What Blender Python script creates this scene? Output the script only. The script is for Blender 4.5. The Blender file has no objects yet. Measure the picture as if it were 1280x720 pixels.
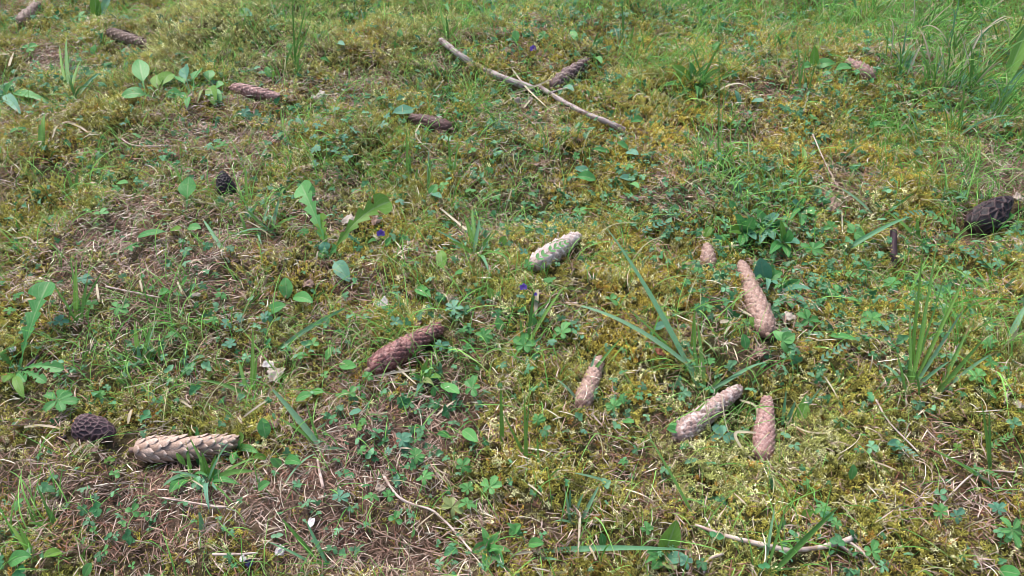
import bpy, math, random
import numpy as np
from mathutils import Vector, Matrix

random.seed(11)
rng = np.random.default_rng(5)
SC = bpy.context.scene
COL = SC.collection
R = math.radians

# ------------------------------------------------------------------ camera
CAM_H, PITCH, F, W, H = 0.75, 40.0, 970.0, 1280.0, 720.0
cd = bpy.data.cameras.new('camera'); cam = bpy.data.objects.new('camera', cd); COL.objects.link(cam)
cam.location = (0, 0, CAM_H); cam.rotation_euler = (R(90 - PITCH), 0, 0)
cd.sensor_width = 36.0; cd.lens = 36.0 * F / W; cd.clip_start = 0.02; cd.clip_end = 400
SC.camera = cam

# ------------------------------------------------------------------ light
SUN_EL, SUN_AZ = 58.0, -35.0        # azimuth measured from +Y towards +X
wd = bpy.data.worlds.new('World'); SC.world = wd; wd.use_nodes = True
nt = wd.node_tree; bg = nt.nodes['Background']
sky = nt.nodes.new('ShaderNodeTexSky'); sky.sky_type = 'NISHITA'; sky.sun_disc = False
sky.sun_elevation = R(SUN_EL); sky.sun_rotation = R(SUN_AZ); sky.air_density = 1.0; sky.dust_density = 3.0
nt.links.new(sky.outputs[0], bg.inputs[0]); bg.inputs[1].default_value = 0.125
ld = bpy.data.lights.new('sun', 'SUN'); ld.energy = 2.3; ld.angle = R(26); ld.color = (1.0, 0.96, 0.91)
sun = bpy.data.objects.new('sun', ld); COL.objects.link(sun)
sd = Vector((math.sin(R(SUN_AZ)) * math.cos(R(SUN_EL)), math.cos(R(SUN_AZ)) * math.cos(R(SUN_EL)), math.sin(R(SUN_EL))))
sun.rotation_euler = sd.to_track_quat('Z', 'Y').to_euler(); sun.location = sd * 8
vs = SC.view_settings; vs.view_transform = 'Standard'; vs.look = 'None'; vs.gamma = 1.0; vs.use_curve_mapping = False
vs.exposure = 0.86
SC.cycles.max_bounces = 5; SC.cycles.diffuse_bounces = 2; SC.cycles.glossy_bounces = 2; SC.cycles.transmission_bounces = 3
SC.cycles.filter_width = 0.8

# ------------------------------------------------------------------ geometry of the place
_cp, _sp = math.cos(R(PITCH)), math.sin(R(PITCH))
_w = []
_r = np.random.default_rng(3)
for k in range(34):
    lam = 0.07 * (1.6 / 0.07) ** (k / 33.0)
    a = _r.uniform(0, 2 * math.pi)
    _w.append((math.cos(a) * 2 * math.pi / lam, math.sin(a) * 2 * math.pi / lam, _r.uniform(0, 6.28), 0.0026 * (lam / 0.3) ** 0.8))
def base_h(x, y):
    z = 0.0
    for kx, ky, p, a in _w: z = z + a * np.sin(kx * x + ky * y + p)
    return z
def proj(x, y, z=0.0):
    dz = z - CAM_H
    d = y * _cp - dz * _sp
    d = np.maximum(d, 0.05)
    return 640 + F * x / d, 360 - F * (y * _sp + dz * _cp) / d
_n = []
for k in range(30):
    lam = 0.035 * (0.5 / 0.035) ** (k / 29.0)
    a = _r.uniform(0, 2 * math.pi)
    _n.append((math.cos(a) * 2 * math.pi / lam, math.sin(a) * 2 * math.pi / lam, _r.uniform(0, 6.28), lam ** 0.35))
_ns = math.sqrt(sum(q[3] ** 2 for q in _n) / 2)
def patchy(x, y, ph=0.0):
    z = 0.0
    for kx, ky, p, a in _n: z = z + a * np.sin(kx * x + ky * y + p * (1 + ph) + ph)
    return z / _ns
def blobs(px, py, lst):
    v = 0.0
    for cx, cy, rx, ry, a in lst:
        v = v + a * np.exp(-((px - cx) / rx) ** 2 - ((py - cy) / ry) ** 2)
    return v
# areas of bare needle litter, where the photo shows them
LITTER = [(230, 330, 150, 90, 1.0), (180, 640, 230, 90, 1.1), (480, 640, 220, 90, 0.95), (90, 330, 60, 60, .4), (300, 190, 90, 45, .8), (250, 470, 130, 60, .75),
          (430, 300, 80, 40, .6), (340, 120, 60, 30, .5), (430, 105, 70, 28, .7), (1230, 215, 70, 50, .9), (1180, 60, 90, 60, .5), (480, 520, 120, 50, .6),
          (60, 60, 60, 30, .6), (560, 540, 110, 40, .5), (760, 570, 90, 30, .45), (1120, 610, 45, 30, .4), (1050, 250, 40, 30, .6), (670, 150, 60, 30, .8),
          (680, 500, 80, 60, .45), (1120, 300, 30, 40, .7), (960, 600, 50, 30, .2), (700, 690, 120, 40, .3), (800, 240, 60, 30, .4), (110, 560, 70, 30, .5),
          (950, 440, 50, 25, .7), (880, 240, 60, 30, .5), (610, 60, 60, 20, .3), (330, 400, 90, 40, .4), (60, 560, 50, 40, .2)]
GOLD = [(1000, 170, 260, 110, 1.0), (780, 150, 150, 60, .6), (880, 340, 130, 80, .5), (820, 430, 120, 60, .7), (480, 90, 200, 60, .6), (1230, 400, 80, 80, .6), (420, 340, 60, 40, .5), (760, 300, 120, 60, .5), (880, 100, 100, 50, .5)]
LIME = [(450, 60, 260, 70, .5), (250, 50, 120, 50, .5), (1010, 560, 50, 40, 1.0), (880, 590, 100, 45, .9), (700, 500, 60, 60, .3), (560, 30, 300, 40, .3), (880, 530, 60, 40, .8), (350, 540, 40, 30, .6), (330, 60, 90, 60, .7), (700, 640, 60, 40, .3)]
GRASSY = [(1220, 90, 160, 160, .55), (1060, 20, 220, 60, .35), (520, 20, 500, 40, .12), (700, 15, 200, 30, .3), (850, 95, 60, 40, .5), (370, 40, 60, 50, .5), (590, 250, 60, 70, .35), (1180, 400, 80, 70, .3),
          (450, 10, 120, 30, .35), (860, 10, 150, 30, .35), (120, 400, 60, 50, .25), (230, 430, 70, 50, .3), (430, 170, 100, 40, .3), (640, 420, 120, 90, .3), (300, 450, 150, 90, .15), (1150, 350, 120, 90, .2), (40, 660, 50, 50, .4), (300, 270, 40, 50, .4),
          (960, 270, 60, 40, .3), (900, 200, 60, 60, .3), (620, 120, 120, 60, .3)]
WEEDY = [(600, 200, 80, 50, .5), (780, 200, 70, 50, .5), (960, 285, 85, 70, 1.2), (1000, 380, 80, 50, .6), (1080, 390, 90, 60, .5), (280, 415, 60, 40, .4), (580, 420, 70, 40, .5), (820, 265, 60, 30, .5), (400, 170, 60, 40, .3), (1190, 300, 70, 40, .6), (700, 35, 90, 40, .5), (480, 580, 80, 40, .3), (160, 650, 60, 30, .4), (760, 510, 50, 40, .3),
         (30, 120, 50, 40, .4), (1130, 130, 80, 60, .5), (850, 30, 120, 40, .3), (1255, 280, 30, 25, 1.), (420, 20, 90, 30, .3), (240, 115, 60, 20, .4), (1180, 400, 60, 50, .3), (630, 130, 60, 40, .3), (920, 350, 80, 60, .3)]
def moss_cover(x, y):
    px, py = proj(x, y)
    m = 0.94 - blobs(px, py, LITTER) * 0.58 + patchy(x, y) * 0.22
    return np.clip(m, 0, 1)
def ground_h(x, y):
    far = np.clip((np.hypot(x, y - 1.3) - 3.0) / 5.0, 0, 1)
    return base_h(x, y) * (1 - far) + moss_cover(x, y) * 0.006 + patchy(x, y, 1.7) * 0.0040 * (1 - far)
def ray(px, py):
    a, b = (px - 640) / F, (360 - py) / F
    return Vector((a, _cp + b * _sp, -_sp + b * _cp))
def G(px, py, h=0.0):
    """point of the place seen at (px, py), h above the soil"""
    r = ray(px, py); z = 0.0
    for _ in range(8):
        t = (CAM_H - z - h) / -r.z
        z = float(ground_h(np.float64(r.x * t), np.float64(r.y * t)))
    t = (CAM_H - z - h) / -r.z
    return Vector((r.x * t, r.y * t, z + h))
def px2m(py, n=1.0):
    return n * G(640, py).y * 0 + n / F * (G(640, py) - Vector((0, 0, CAM_H))).dot(Vector((0, _cp, -_sp)))
def soil(p): return float(ground_h(np.float64(p.x), np.float64(p.y)))
CAPS = []       # footprints kept free of moss: (ax, ay, bx, by, r)

# ------------------------------------------------------------------ mesh builder
class MB:
    def __init__(s): s.v = []; s.f = []; s.uv = []; s.c = []
    def add(s, vs, fs, uv=None, col=None):
        o = len(s.v); s.v += [tuple(q) for q in vs]; s.f += [tuple(i + o for i in f) for f in fs]
        s.uv += list(uv) if uv is not None else [(0, 0)] * len(vs)
        s.c += list(col) if col is not None else [(1, 1, 1, 1)] * len(vs)
    def mesh(s, name, mat, smooth=True):
        me = bpy.data.meshes.new(name); me.from_pydata(s.v, [], s.f); me.update()
        li = np.empty(len(me.loops), dtype=np.int32); me.loops.foreach_get('vertex_index', li)
        ul = me.uv_layers.new(name='UVMap'); ul.data.foreach_set('uv', np.array(s.uv, dtype=np.float32)[li].ravel())
        ca = me.color_attributes.new('Col', 'FLOAT_COLOR', 'POINT'); ca.data.foreach_set('color', np.array(s.c, dtype=np.float32).ravel())
        if mat: me.materials.append(mat)
        if smooth: me.polygons.foreach_set('use_smooth', [True] * len(me.polygons))
        return me
    def build(s, name, mat, parent=None, smooth=True, origin=None):
        o = bpy.data.objects.new(name, None) if not s.v else None
        if parent is not None:
            pl = parent.matrix_basis.translation
            s.v = [(a - pl.x, b - pl.y, c - pl.z) for a, b, c in s.v]
        elif origin is not None:
            s.v = [(a - origin.x, b - origin.y, c - origin.z) for a, b, c in s.v]
        o = bpy.data.objects.new(name, s.mesh(name, mat, smooth)); COL.objects.link(o)
        if parent is not None: o.parent = parent
        elif origin is not None: o.location = origin
        return o
def tag(o, label, cat=None, group=None, kind=None):
    if label: o['label'] = label
    if cat: o['category'] = cat
    if group: o['group'] = group
    if kind: o['kind'] = kind
    return o
def empty(name, loc):
    o = bpy.data.objects.new(name, None); COL.objects.link(o); o.location = loc; o.empty_display_size = 0.02
    return o
def bez(P, n):
    out = []
    for i in range(n + 1):
        t = i / n
        if len(P) == 3: q = P[0] * (1 - t) ** 2 + P[1] * 2 * t * (1 - t) + P[2] * t * t
        else: q = P[0] * (1 - t) ** 3 + P[1] * 3 * t * (1 - t) ** 2 + P[2] * 3 * t * t * (1 - t) + P[3] * t ** 3
        out.append(q)
    return out
def smooth_path(pts, per=6):
    """Catmull-Rom through points"""
    P = [pts[0] * 2 - pts[1]] + list(pts) + [pts[-1] * 2 - pts[-2]]
    out = []
    for i in range(1, len(P) - 2):
        for k in range(per):
            t = k / per
            out.append(0.5 * ((2 * P[i]) + (P[i + 1] - P[i - 1]) * t + (2 * P[i - 1] - 5 * P[i] + 4 * P[i + 1] - P[i + 2]) * t * t + (3 * P[i] - P[i - 1] - 3 * P[i + 1] + P[i + 2]) * t ** 3))
    out.append(pts[-1]); return out
def tube(mb, path, rad, n=7, rough=0.0, cap=True, col=None):
    N = len(path); vs = []; uv = []; fs = []; ln = 0
    prev = Vector((0.3, 0.2, 1)).normalized()
    for i, p in enumerate(path):
        d = (path[min(i + 1, N - 1)] - path[max(i - 1, 0)]); d.normalize()
        s = d.cross(prev)
        if s.length < 1e-4: s = d.orthogonal()
        s.normalize(); u = s.cross(d); prev = u
        if i: ln += (p - path[i - 1]).length
        r = rad(i / (N - 1)) if callable(rad) else rad
        for k in range(n):
            a = 2 * math.pi * k / n
            rr = r * (1 + random.uniform(-rough, rough))
            vs.append(p + (s * math.cos(a) + u * math.sin(a)) * rr); uv.append((k / n, ln * 20))
    for i in range(N - 1):
        for k in range(n):
            fs.append((i * n + k, i * n + (k + 1) % n, (i + 1) * n + (k + 1) % n, (i + 1) * n + k))
    if cap:
        fs.append(tuple(range(n - 1, -1, -1))); fs.append(tuple((N - 1) * n + k for k in range(n)))
    mb.add(vs, fs, uv, [col] * len(vs) if col else None)

# ------------------------------------------------------------------ materials
def new_mat(name):
    m = bpy.data.materials.new(name); m.use_nodes = True; n = m.node_tree; n.nodes.clear(); return m, n
def N_(nt, t, **k):
    o = nt.nodes.new(t)
    for a, b in k.items(): setattr(o, a, b)
    return o
def mixc(nt, fac, a, b, mode='MIX'):
    m = nt.nodes.new('ShaderNodeMix'); m.data_type = 'RGBA'; m.blend_type = mode
    for s, v in ((m.inputs[0], fac), (m.inputs[6], a), (m.inputs[7], b)):
        if hasattr(v, 'links') or isinstance(v, bpy.types.NodeSocket): nt.links.new(v, s)
        elif isinstance(v, (int, float)): s.default_value = v
        else: s.default_value = (*v, 1.0)
    return m.outputs[2]
def noise(nt, vec, scale, detail=3, rough=.55):
    n = nt.nodes.new('ShaderNodeTexNoise'); n.inputs['Scale'].default_value = scale; n.inputs['Detail'].default_value = detail; n.inputs['Roughness'].default_value = rough
    if vec is not None: nt.links.new(vec, n.inputs['Vector'])
    return n.outputs[0]
def ramp(nt, fac, stops):
    r = nt.nodes.new('ShaderNodeValToRGB'); el = r.color_ramp.elements
    while len(el) < len(stops): el.new(0.5)
    for e, (p, c) in zip(el, stops): e.position = p; e.color = (*c, 1) if not isinstance(c, (int, float)) else (c, c, c, 1)
    nt.links.new(fac, r.inputs[0]); return r.outputs[0]
def math_(nt, op, a, b=None):
    m = nt.nodes.new('ShaderNodeMath'); m.operation = op
    for s, v in ((m.inputs[0], a), (m.inputs[1], b)):
        if v is None: continue
        if isinstance(v, bpy.types.NodeSocket): nt.links.new(v, s)
        else: s.default_value = v
    return m.outputs[0]
def finish(nt, color, rough=.5, transl=0.0, bump=None, bump_d=.0004, spec=.5, tcol=None):
    out = N_(nt, 'ShaderNodeOutputMaterial'); p = N_(nt, 'ShaderNodeBsdfPrincipled')
    if isinstance(color, bpy.types.NodeSocket): nt.links.new(color, p.inputs['Base Color'])
    else: p.inputs['Base Color'].default_value = (*color, 1)
    p.inputs['Roughness'].default_value = rough; p.inputs['Specular IOR Level'].default_value = spec
    if bump is not None:
        b = N_(nt, 'ShaderNodeBump'); b.inputs['Distance'].default_value = bump_d; b.inputs['Strength'].default_value = 1.0
        nt.links.new(bump, b.inputs['Height']); nt.links.new(b.outputs[0], p.inputs['Normal'])
    if transl > 0:
        t = N_(nt, 'ShaderNodeBsdfTranslucent'); c = tcol if tcol is not None else color
        if isinstance(c, bpy.types.NodeSocket): nt.links.new(c, t.inputs[0])
        else: t.inputs[0].default_value = (*c, 1)
        m = N_(nt, 'ShaderNodeMixShader'); m.inputs[0].default_value = transl
        nt.links.new(p.outputs[0], m.inputs[1]); nt.links.new(t.outputs[0], m.inputs[2]); nt.links.new(m.outputs[0], out.inputs[0])
    else: nt.links.new(p.outputs[0], out.inputs[0])
def leaf_mat(name, c1, c2, veins='mid', rough=.46, transl=.25, spec=.33, vein_c=(.30, .42, .20)):
    m, n = new_mat(name)
    oi = N_(n, 'ShaderNodeObjectInfo'); tc = N_(n, 'ShaderNodeTexCoord'); uv = N_(n, 'ShaderNodeUVMap')
    nz = noise(n, tc.outputs['Object'], 260, 3)
    f = math_(n, 'ADD', math_(n, 'MULTIPLY', oi.outputs['Random'], .65), math_(n, 'MULTIPLY', nz, .5))
    c = mixc(n, ramp(n, f, [(0.2, 0), (0.95, 1)]), c1, c2)
    sx = N_(n, 'ShaderNodeSeparateXYZ'); n.links.new(uv.outputs[0], sx.inputs[0])
    av = math_(n, 'ABSOLUTE', math_(n, 'SUBTRACT', sx.outputs[0], .5))
    mid = ramp(n, av, [(0.0, 1), (0.07, 0)])
    w = math_(n, 'FRACT', math_(n, 'ADD', math_(n, 'MULTIPLY', sx.outputs[1], 7.0), math_(n, 'MULTIPLY', av, -5.0)))
    side = ramp(n, w, [(0.0, .35), (0.16, 0), (0.9, 0), (1.0, .35)])
    if veins == 'grass':
        w2 = noise(n, None, 1, 1); st = N_(n, 'ShaderNodeMapping'); n.links.new(uv.outputs[0], st.inputs[0]); st.inputs['Scale'].default_value = (9, .4, 1)
        w2 = noise(n, st.outputs[0], 1.6, 2); side = ramp(n, w2, [(0.45, 0), (0.7, .35)]); mid = math_(n, 'MULTIPLY', mid, .5)
    at = N_(n, 'ShaderNodeAttribute'); at.attribute_name = 'Col'
    c = mixc(n, 1.0, c, at.outputs[0], 'MULTIPLY')
    if veins == 'grass':
        tip = ramp(n, math_(n, 'ADD', math_(n, 'ADD', sx.outputs[1], math_(n, 'MULTIPLY', oi.outputs['Random'], .12)), math_(n, 'MULTIPLY', nz, .08)), [(0.97, 0), (1.06, 1)])
        c = mixc(n, tip, c, (.42, .30, .14))
    v = math_(n, 'MAXIMUM', math_(n, 'MULTIPLY', mid, .6), math_(n, 'MULTIPLY', side, .7))
    c = mixc(n, v, c, vein_c)
    # insect specks and dull blotches
    sp = ramp(n, noise(n, tc.outputs['Object'], 420, 2), [(0.70, 0), (0.76, .6)])
    c = mixc(n, sp, c, (.16, .13, .06))
    finish(n, c, rough, transl, math_(n, 'ADD', math_(n, 'MULTIPLY', v, -1.0), nz), .0005, spec)
    return m
M = {}
M['leaf'] = leaf_mat('broad_leaf_green', (.06, .25, .06), (.14, .38, .11))
M['bright'] = leaf_mat('fresh_leaf_green', (.12, .28, .04), (.19, .36, .06), transl=.35)
M['blue'] = leaf_mat('bluish_leaf_green', (.08, .25, .15), (.20, .40, .27), rough=.5, vein_c=(.16, .30, .17))
M['yellowish'] = leaf_mat('yellowing_leaf', (.27, .34, .12), (.34, .40, .15))
M['grass'] = leaf_mat('grass_blade_green', (.07, .20, .035), (.18, .36, .08), 'grass', rough=.45, transl=.3, vein_c=(.22, .38, .12))
M['grassblue'] = leaf_mat('grass_blade_bluish', (.10, .28, .13), (.24, .42, .24), 'grass', rough=.42, transl=.25, vein_c=(.22, .38, .20))
M['straw'] = leaf_mat('dry_straw', (.42, .34, .22), (.60, .52, .38), 'grass', rough=.55, transl=.15, vein_c=(.62, .55, .42))
M['deadleaf'] = leaf_mat('dead_leaf', (.34, .26, .20), (.56, .48, .42), rough=.6, transl=.1, vein_c=(.5, .42, .34))
M['redleaf'] = leaf_mat('rusty_dead_leaf', (.20, .06, .03), (.26, .09, .05), rough=.5, transl=.1, vein_c=(.2, .08, .05))
M['stalk'] = leaf_mat('leaf_stalk', (.16, .24, .09), (.24, .27, .12), 'grass', transl=0, vein_c=(.2, .25, .12))
M['petal'] = leaf_mat('violet_petal', (.15, .08, .45), (.24, .14, .62), rough=.5, transl=.3, vein_c=(.05, .01, .2))

def cone_mat(name, dark, lite, pale, mottle=0.0, mott_c=(.45, .33, .28)):
    m, n = new_mat(name)
    at = N_(n, 'ShaderNodeAttribute'); at.attribute_name = 'Col'; tc = N_(n, 'ShaderNodeTexCoord')
    sx = N_(n, 'ShaderNodeSeparateColor'); n.links.new(at.outputs[0], sx.inputs[0])
    c = mixc(n, sx.outputs[0], dark, lite)              # R: scale to scale
    st = noise(n, tc.outputs['Object'], 700, 4, .6)
    c = mixc(n, ramp(n, sx.outputs[1], [(0.55, 0), (0.85, .8), (1.0, 1)]), c, pale)        # G: towards the scale's rim
    c = mixc(n, ramp(n, st, [(0.35, 0), (0.7, 1)]), c, mixc(n, .45, c, (.06, .035, .03)))
    if mottle:
        c = mixc(n, ramp(n, noise(n, tc.outputs['Object'], 110, 4, .65), [(0.5, 0), (0.6, mottle)]), c, mott_c)
        c = mixc(n, ramp(n, noise(n, tc.outputs['Object'], 170, 3, .6), [(0.56, 0), (0.64, .6)]), c, (.05, .028, .03))
    finish(n, c, .55, 0, st, .0006, .45); return m
M['cone_tan'] = cone_mat('tan_cone_scales', (.33, .19, .145), (.52, .335, .265), (.66, .48, .40), .35, (.16, .085, .07))
M['cone_pink'] = cone_mat('pinkish_cone_scales', (.34, .165, .145), (.54, .30, .265), (.74, .53, .48), .35, (.16, .085, .07))
M['cone_big'] = cone_mat('broad_tan_scales', (.44, .28, .20), (.66, .47, .37), (.80, .62, .52))
M['cone_brown'] = cone_mat('brown_cone_scales', (.15, .09, .065), (.26, .17, .13), (.42, .30, .26))
M['cone_dark'] = cone_mat('dark_cone_scales', (.06, .028, .025), (.14, .06, .05), (.26, .13, .12))
M['cone_red'] = cone_mat('mottled_red_cone', (.10, .035, .032), (.27, .085, .078), (.42, .18, .16), .6, (.50, .26, .23))
M['cone_mott'] = cone_mat('mottled_cone', (.30, .18, .15), (.50, .33, .28), (.70, .54, .49), .7, (.74, .62, .58))
M['cone_pale'] = cone_mat('bleached_cone', (.46, .31, .27), (.68, .52, .46), (.86, .76, .72), .4, (.88, .80, .78))
M['cone_open'] = cone_mat('open_dark_cone', (.05, .025, .025), (.12, .06, .055), (.52, .36, .34))

def morel_mat(name, pit, ridge):
    m, n = new_mat(name); at = N_(n, 'ShaderNodeAttribute'); at.attribute_name = 'Col'; tc = N_(n, 'ShaderNodeTexCoord')
    nz = noise(n, tc.outputs['Object'], 500, 4)
    c = mixc(n, at.outputs[0], pit, ridge); c = mixc(n, nz, c, mixc(n, .5, c, (.02, .012, .014)))
    finish(n, c, .55, 0, nz, .0006, .4); return m
M['morel_black'] = morel_mat('black_morel', (.009, .006, .009), (.055, .034, .045))
M['morel_dark'] = morel_mat('dark_morel', (.010, .006, .008), (.11, .058, .056))
M['morel_brown'] = morel_mat('brown_morel', (.04, .02, .026), (.26, .145, .155))
def plain(name, c1, c2, scale=200, rough=.6, bump=.0005, stretch=None, dark=None):
    m, n = new_mat(name); tc = N_(n, 'ShaderNodeTexCoord'); v = tc.outputs['Object']
    if stretch:
        uvn = N_(n, 'ShaderNodeUVMap'); mp = N_(n, 'ShaderNodeMapping'); n.links.new(uvn.outputs[0], mp.inputs[0]); mp.inputs['Scale'].default_value = stretch; v = mp.outputs[0]
    nz = noise(n, v, 1.0 if stretch else scale, 4, .65)
    c = mixc(n, ramp(n, nz, [(0.35, 0), (0.65, 1)]), c1, c2)
    if dark: c = mixc(n, ramp(n, noise(n, tc.outputs['Object'], 60, 4), [(0.52, 0), (0.62, .8)]), c, dark)
    at = N_(n, 'ShaderNodeAttribute'); at.attribute_name = 'Col'
    c = mixc(n, 1.0, c, at.outputs[0], 'MULTIPLY')
    finish(n, c, rough, 0, nz, bump, .35); return m
M['morel_stem'] = plain('morel_stem', (.40, .30, .24), (.60, .48, .40), 250)
M['branch'] = plain('weathered_branch', (.20, .14, .125), (.54, .45, .43), stretch=(14, 1.2, 1), dark=(.10, .055, .05))
M['twig_pale'] = plain('peeled_twig', (.50, .38, .33), (.68, .56, .50), stretch=(8, 1.5, 1), dark=(.30, .19, .15))
M['twig_dark'] = plain('dark_twig', (.035, .018, .025), (.09, .05, .055), stretch=(8, 1.5, 1))
M['darkbit'] = plain('blue_black_petal', (.012, .01, .03), (.05, .04, .12), 180)
M['bark'] = plain('bark_flake', (.20, .12, .09), (.36, .24, .19), 180)
M['mushroom_bit'] = plain('pale_scrap', (.55, .46, .45), (.78, .72, .72), 220)

# ground
m, n = new_mat('soil_and_moss'); geo = N_(n, 'ShaderNodeNewGeometry'); P = geo.outputs['Position']
c = mixc(n, ramp(n, noise(n, P, 230, 4, .7), [(0.35, 0), (0.65, 1)]), (.045, .028, .02), (.24, .155, .115))
at = N_(n, 'ShaderNodeAttribute'); at.attribute_name = 'Col'
mossc = mixc(n, ramp(n, noise(n, P, 180, 4, .7), [(0.35, 0), (0.68, 1)]), (.016, .014, .004), (.085, .075, .018))  # olive under the moss, darkened to put shade into the gaps between shoots
sxx = N_(n, 'ShaderNodeSeparateColor'); n.links.new(at.outputs[0], sxx.inputs[0])
c = mixc(n, sxx.outputs[0], c, mossc)
c = mixc(n, ramp(n, noise(n, P, 1.2, 5), [(0.45, 0), (0.6, .5)]), c, mixc(n, .5, c, (.05, .10, .02)))
finish(n, c, .85, 0, noise(n, P, 240, 4, .7), .006, .2); M['soil'] = m

def inst_mat(name, rough, transl, base_c, spec=.3):
    m, n = new_mat(name)
    a = N_(n, 'ShaderNodeAttribute'); a.attribute_type = 'INSTANCER'; a.attribute_name = 'tint'
    g = N_(n, 'ShaderNodeAttribute'); g.attribute_name = 'Col'; s = N_(n, 'ShaderNodeSeparateColor'); n.links.new(g.outputs[0], s.inputs[0])
    c = mixc(n, s.outputs[0], base_c, a.outputs[0])                                                # R: old growth to fresh tip; moss base also carries painted shade
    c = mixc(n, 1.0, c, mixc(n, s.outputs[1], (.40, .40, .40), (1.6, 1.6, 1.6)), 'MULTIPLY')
    finish(n, c, rough, transl, None, 0, spec); return m
M['moss'] = inst_mat('moss_shoots', .6, .22, (.035, .025, .008), .12)  # brown old growth, darkened further to paint shade deep between the shoots
M['needle'] = inst_mat('spruce_needles', .6, 0, (.12, .07, .05), .2)
M['fine_grass'] = inst_mat('fine_grass_blades', .5, .3, (.10, .16, .04), .2)
M['weed'] = inst_mat('small_weed_leaves', .5, .25, (.05, .12, .04), .3)

# ------------------------------------------------------------------ ground sheet
def ground():
    n = 460
    u = np.linspace(-1, 1, n)
    xs = 2.1 * u + 70 * u ** 9; ys = 1.35 + 1.5 * u + 70 * u ** 9
    X, Y = np.meshgrid(xs, ys); Z = ground_h(X, Y) + rng.normal(0, .0012, X.shape)
    v = np.stack([X, Y, Z], -1).reshape(-1, 3)
    i = np.arange(n * n).reshape(n, n)
    q = np.stack([i[:-1, :-1], i[:-1, 1:], i[1:, 1:], i[1:, :-1]], -1).reshape(-1, 4)
    me = bpy.data.meshes.new('ground'); me.from_pydata(v.tolist(), [], q.tolist()); me.update()
    ca = me.color_attributes.new('Col', 'FLOAT_COLOR', 'POINT'); mc = moss_cover(X, Y).ravel()
    ca.data.foreach_set('color', np.stack([mc, mc, mc, np.ones_like(mc)], -1).astype(np.float32).ravel())
    me.polygons.foreach_set('use_smooth', [True] * len(me.polygons)); me.materials.append(M['soil'])
    o = bpy.data.objects.new('ground', me); COL.objects.link(o)
    tag(o, 'dark soil of the clearing under moss and needle litter', 'ground', kind='structure')
ground()

# ------------------------------------------------------------------ leaves and blades
def p_oval(t): return math.sin(math.pi * min(1, max(0, (t - .02) / .98)) ** .85) ** .75
def p_lance(t): return math.sin(math.pi * t ** .75) ** .9
def p_spoon(t): return .09 + .9 * max(0, math.sin(math.pi * min(1, max(0, (t - .42) / .58)) ** .85)) ** .8 if t > .42 else .09
def p_grass(t): return min(1, .55 + t * 1.6) * (1 - t ** 2.6) ** .9
def p_dand(t):
    env = .16 + .84 * max(0, min(1, (t - .12) / .7)); saw = 1 - .72 * (1 - ((t * 6.5) % 1.0)) if t < .80 else 1
    return env * saw * (1 if t < .84 else math.sqrt(max(0, 1 - ((t - .84) / .16) ** 2)))
def p_toothed(t): return p_oval(t) * (1 - .13 * ((t * 9) % 1))
def ribbon(mb, pts, width, prof=p_grass, fold=.25, N=None, twist=0., wave=0., col=None, nv=2):
    n = len(pts) - 1; vs = []; uv = []; fs = []
    N = N or Vector((random.uniform(-.3, .3), -.35 + random.uniform(-.2, .2), 1)).normalized()
    ph = random.uniform(0, 6)
    for i, p in enumerate(pts):
        t = i / n
        d = (pts[min(i + 1, n)] - pts[max(i - 1, 0)]).normalized()
        s = d.cross(N)
        if s.length < .05: s = d.cross(Vector((0, -1, 0.1)))
        s.normalize(); u = s.cross(d).normalized()
        if twist:
            a = twist * t; s, u = s * math.cos(a) + u * math.sin(a), u * math.cos(a) - s * math.sin(a)
        w = max(prof(t), .01) * width / 2
        for k in range(-nv, nv + 1):
            q = k / nv
            vs.append(p + s * (q * w) + u * (abs(q) * w * fold + wave * width * math.sin(t * 14 + ph + (2 if q > 0 else 0)) * abs(q)))
            uv.append((q * .5 + .5, t))
    c = 2 * nv + 1
    for i in range(n):
        for k in range(c - 1):
            fs.append((i * c + k, i * c + k + 1, (i + 1) * c + k + 1, (i + 1) * c + k))
    mb.add(vs, fs, uv, [col] * len(vs) if col else None)
UP = Vector((0, 0, 1))
def arc(a, b, rise, n=12, sag=.5):
    """curve from a to b that rises above the chord"""
    mid = a.lerp(b, sag) + UP * rise
    return bez([a, mid, b], n)
PLANTS = []      # (object, descriptor, category, group, px, py)
def note(o, desc, cat, group, px, py): PLANTS.append((o, desc, cat, group, px, py)); return o

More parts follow.
